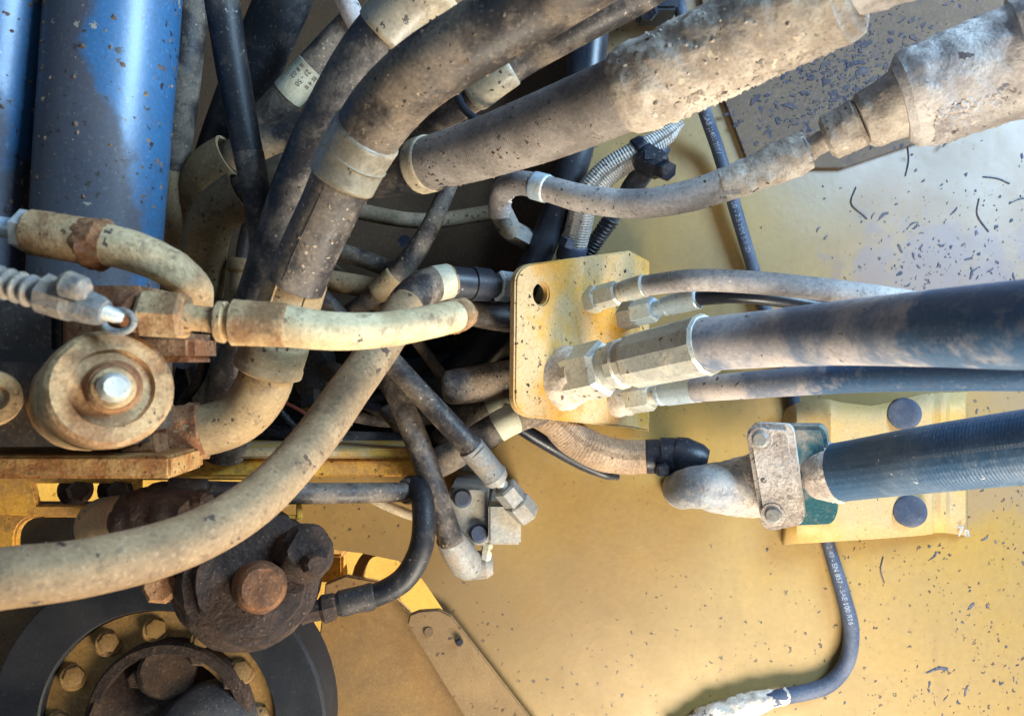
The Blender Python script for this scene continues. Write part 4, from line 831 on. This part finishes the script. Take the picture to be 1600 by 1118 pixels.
# ================================================================= right bracket, flange clamp and big braided hose
t = thing('clamp_bracket', 'folded yellow bracket plate with two blue rubber plugs', 'bracket', P(1360, 845, 1.14))
cols = [(1222, 655, 851, 1.146), (1228, 638, 850, 1.125), (1245, 629, 849, 1.105), (1282, 623, 847, 1.095), (1298, 624, 846, 1.087), (1312, 628, 845, 1.095), (1362, 634, 842, 1.105), (1378, 631, 841, 1.108), (1440, 616, 836, 1.110), (1456, 614, 834, 1.112), (1460, 614, 832, 1.122), (1470, 613, 832, 1.118), (1478, 613, 832, 1.118), (1484, 613, 833, 1.138), (1508, 612, 836, 1.140), (1512, 612, 836, 1.148)]
V = []; F = []
for x, y0, y1, d in cols:
    for k in range(7): V.append(P(x, y0 + (y1 - y0) * k / 6, d))
for i in range(len(cols) - 1):
    for k in range(6): a = i * 7 + k; F.append((a, a + 1, a + 8, a + 7))
bb = put('plate', V, F, 'bracket_yellow', t, ang=25)
md = bb.modifiers.new('thick', 'SOLIDIFY'); md.thickness = 0.006; md.offset = -1
for x, y in ((1412, 646), (1421, 798)):
    rod('rubber_plug', (x, y, 1.112), (x, y, 1.096), [(0, 25), (.5, 25), (.8, 24), (.95, 22), (1, 19), (.97, 12), (1, 4)], 'plug_blue', t, 32, rough=.0006)
# white paint mark beside the bracket
cu = bpy.data.curves.new('t', 'FONT'); cu.body = '7a'; cu.size = 0.022; to = bpy.data.objects.new('t', cu); COL.objects.link(to)
me = to.evaluated_get(bpy.context.evaluated_depsgraph_get()).to_mesh(); c = P(1492, 836, 1.139)
V = [Vector((c.x + v.co.x, 1.1335, c.z + v.co.y)) for v in me.vertices]; F = [tuple(q_.vertices) for q_ in me.polygons]
bpy.data.objects.remove(to); put('paint_mark', V, F, 'ink_white', t, smooth=False)

t = thing('hydraulic_hose', 'thick ribbed black hose, glare veil in its blue, bolted by a muddy and teal flange clamp', 'hose', P(1250, 745, 0.97))
p = Path([(1272, 741, 0.985, 42), (1310, 737, 0.96, 45.5), (1380, 727, 0.89, 48.5), (1450, 717, 0.81, 52), (1600, 698, 0.73, 58), (1760, 680, 0.66, 64)])
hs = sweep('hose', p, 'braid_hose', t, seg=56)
AX = Vector((0.45, 0.88, 0.06)).normalized()
cF = P(1208, 744, 0.95)
fo = arc(1186, 684, 21, 22, 180, 275, 5) + arc(1225, 680, 14, 16, 280, 355, 4) + arc(1242, 806, 14, 17, 0, 85, 4) + arc(1208, 812, 21, 19, 95, 175, 5)
fp = plate('flange_plate', fo, cF, -AX, 0.030, 'flange_mud', t, w=0.007)
fo2 = arc(1222, 690, 24, 24, 180, 275, 5) + arc(1276, 690, 16, 24, 280, 355, 4) + arc(1292, 796, 16, 24, 0, 85, 4) + arc(1246, 802, 24, 20, 95, 175, 5)
plate('flange_body', fo2, cF + AX * 0.0305, -AX, 0.040, 'teal', t, w=0.005)
for x, y in ((1188, 686), (1208, 804)):
    b_ = hit(x, y, cF, -AX); rod('bolt', b_ + AX * .002, b_ - AX * .004, [(0, 15), (.5, 14), (1, 10)], 'zinc_dull', fp, 20, dm=.95, rough=.0006)
    rod('washer', b_ + AX * .002, b_ - AX * .0012, [(0, 19), (1, 18)], 'flange_mud', fp, 24, dm=.95)
rod('mud_cuff', P(1264, 742, 0.992), P(1312, 737, 0.957), [(0, 30), (.12, 41), (.35, 46.5), (.9, 48.5), (1, 46)], 'flange_mud', t, 44, rough=.002, rfreq=60, dm=.95)
pe = Path([(1066, 764, 1.14, 30), (1066, 764, 1.07, 30), (1072, 763, 1.03, 31), (1092, 760, 1.0, 34), (1120, 761, 1.01, 40), (1150, 761, 1.025, 44), (1190, 757, 1.035, 46), (1235, 750, 1.04, 46)])
sweep('elbow_tube', pe, 'elbow_grey', t, seg=40, wobble=.002)
band('mud_crust', t, pe, (1135, 763), (1180, 755), 'flange_mud', 0.001, [(0, .97), (.5, 1.02), (1, 1.06)], rough=.002, rfreq=60, seg=44)

# ================================================================= printed cable on the panel
r, p, h = hose('printed_cable', 'thin blue cable with white lettering hanging down the panel', 'cable',
  [(1046, -60, 1.125, 10), (1080, 90, 1.09, 10), (1098, 165, 1.09, 10), (1122, 235, 1.125, 10), (1150, 330, 1.13, 10), (1180, 430, 1.135, 9.5), (1210, 530, 1.138, 9.5), (1240, 625, 1.142, 9), (1266, 735, 1.142, 9), (1293, 845, 1.138, 9.5), (1318, 930, 1.135, 11), (1330, 985, 1.135, 12), (1322, 1035, 1.135, 12), (1295, 1068, 1.135, 12), (1262, 1080, 1.135, 12), (1215, 1089, 1.13, 12), (1160, 1104, 1.134, 13), (1110, 1126, 1.134, 14), (1060, 1160, 1.134, 14)], 'plug_blue', seg=20)
for a, tx in (((1100, 170), 'SAE J1401 250V'), ((1143, 305), 'N 10 - 7.5 MM 3/8 ID'), ((1293, 846), '2 40 - EN 857 - SAE 100 R16')):
    lettering('lettering', tx, p, p.near(*a) + .004, 0.0105, 'ink_white', r, lift=0.0005)
band('mud_crust', r, p, (1228, 1087), (1062, 1158), 'mud', 0.003, [(0, .7), (.2, 1.0), (.6, 1.35), (1, 1.5)], rough=0.004, rfreq=60, seg=36)

# ================================================================= loose dark flakes and strands stuck to the panel
def flakes(name, spots, d, mat, label, smin, smax, am=1.2, asd=.8, emax=7):
    V = []; F = []
    for x, y in spots:
        c = P(x, y, d); s = random.uniform(smin, smax) * (0.14 + random.random() ** 5); an = random.gauss(am, asd); el_ = random.uniform(1.2, 2.2) if random.random() < .6 else random.uniform(2, emax)
        m = 9; k0 = len(V); bend = random.uniform(-.8, .8)
        for z in (0, 1):
            for k in range(m):
                a = 6.283 * k / m; w = random.uniform(.55, 1.15) if z == 0 else 1
                if z == 0: ex, ez = math.cos(a) * el_ * w, math.sin(a) * w + bend * (math.cos(a) ** 2) * el_ * .5; 
                if z == 0: V.append((ex, ez))
                else: ex, ez = V[k0 + k]; 
                X = (ex * math.cos(an) - ez * math.sin(an)) * s; Z = (ex * math.sin(an) + ez * math.cos(an)) * s
                if z == 1:
                    V.append(Vector((c.x + X * .85, c.y - 0.0007 - random.random() * .0006, c.z + Z * .85)))
        for k in range(m):
            ex, ez = V[k0 + k]; X = (ex * math.cos(an) - ez * math.sin(an)) * s; Z = (ex * math.sin(an) + ez * math.cos(an)) * s
            V[k0 + k] = Vector((c.x + X, c.y + .0002, c.z + Z))
        for k in range(m): F.append((k0 + k, k0 + (k + 1) % m, k0 + m + (k + 1) % m, k0 + m + k))
        F.append(tuple(k0 + m + k for k in range(m)))
    o = put(name, V, F, mat, None, base=P(spots[0][0], spots[0][1], d)); tag(o, label, kind='stuff'); return o
sp = []
for i in range(1700):
    x = random.uniform(1180, 1640); y = random.uniform(230, 1118)
    if random.random() > ((x - 1130) / 420) ** 1.5 + .05: continue
    if 600 < y < 850 and 1215 < x < 1515: continue
    if noise.noise(Vector((x / 70, y / 70, 0))) < -0.05: continue
    sp.append((x, y))
flakes('paint_flakes', sp, WD, 'flake', 'dark curled flakes scattered over the right side of the yellow panel', 0.0012, 0.0036)
sp = [(random.gauss(1330, 100), random.gauss(115, 60)) for i in range(1100)]
sp = [(x, y) for x, y in sp if 1130 < x < 1560 and y < 250]
flakes('mud_flakes', sp, 1.140, 'flake_dark', 'dense dark mud flakes on the mauve shade plate behind the coupling', 0.0030, 0.0065, 0.35, .35, 3)
sp = [(random.gauss(1470, 80), random.gauss(420, 50)) for i in range(240)]
flakes('dust_flakes', sp, WD, 'flake', 'bluish smudged flakes on the panel above the largest hose', 0.0012, 0.004)
V = []; 
for k, pts in enumerate(([(1338, 292), (1330, 318), (1348, 335), (1355, 342)], [(1418, 225), (1420, 250), (1415, 275)], [(1530, 310), (1527, 335), (1545, 362)], [(1536, 276), (1560, 279), (1578, 287)], [(1380, 870), (1376, 890), (1382, 910)], [(1578, 318), (1590, 312), (1604, 309)])):
    pth = Path([(x, y, WD - .001, 0.9) for x, y in pts], 6); o = sweep('dry_strand', pth, 'flake', None, seg=8); tag(o, ['short curled dark strand below the muddy coupling', 'straight dark strand just under the muddy adapter', 'long dark strand near the picture edge under the swivel block', 'nearly level dark strand above the long one', 'dark sliver on the panel right of the blue cable', 'small bent strand at the picture edge below the level one'][k], 'strand', 'dry strands on the panel')
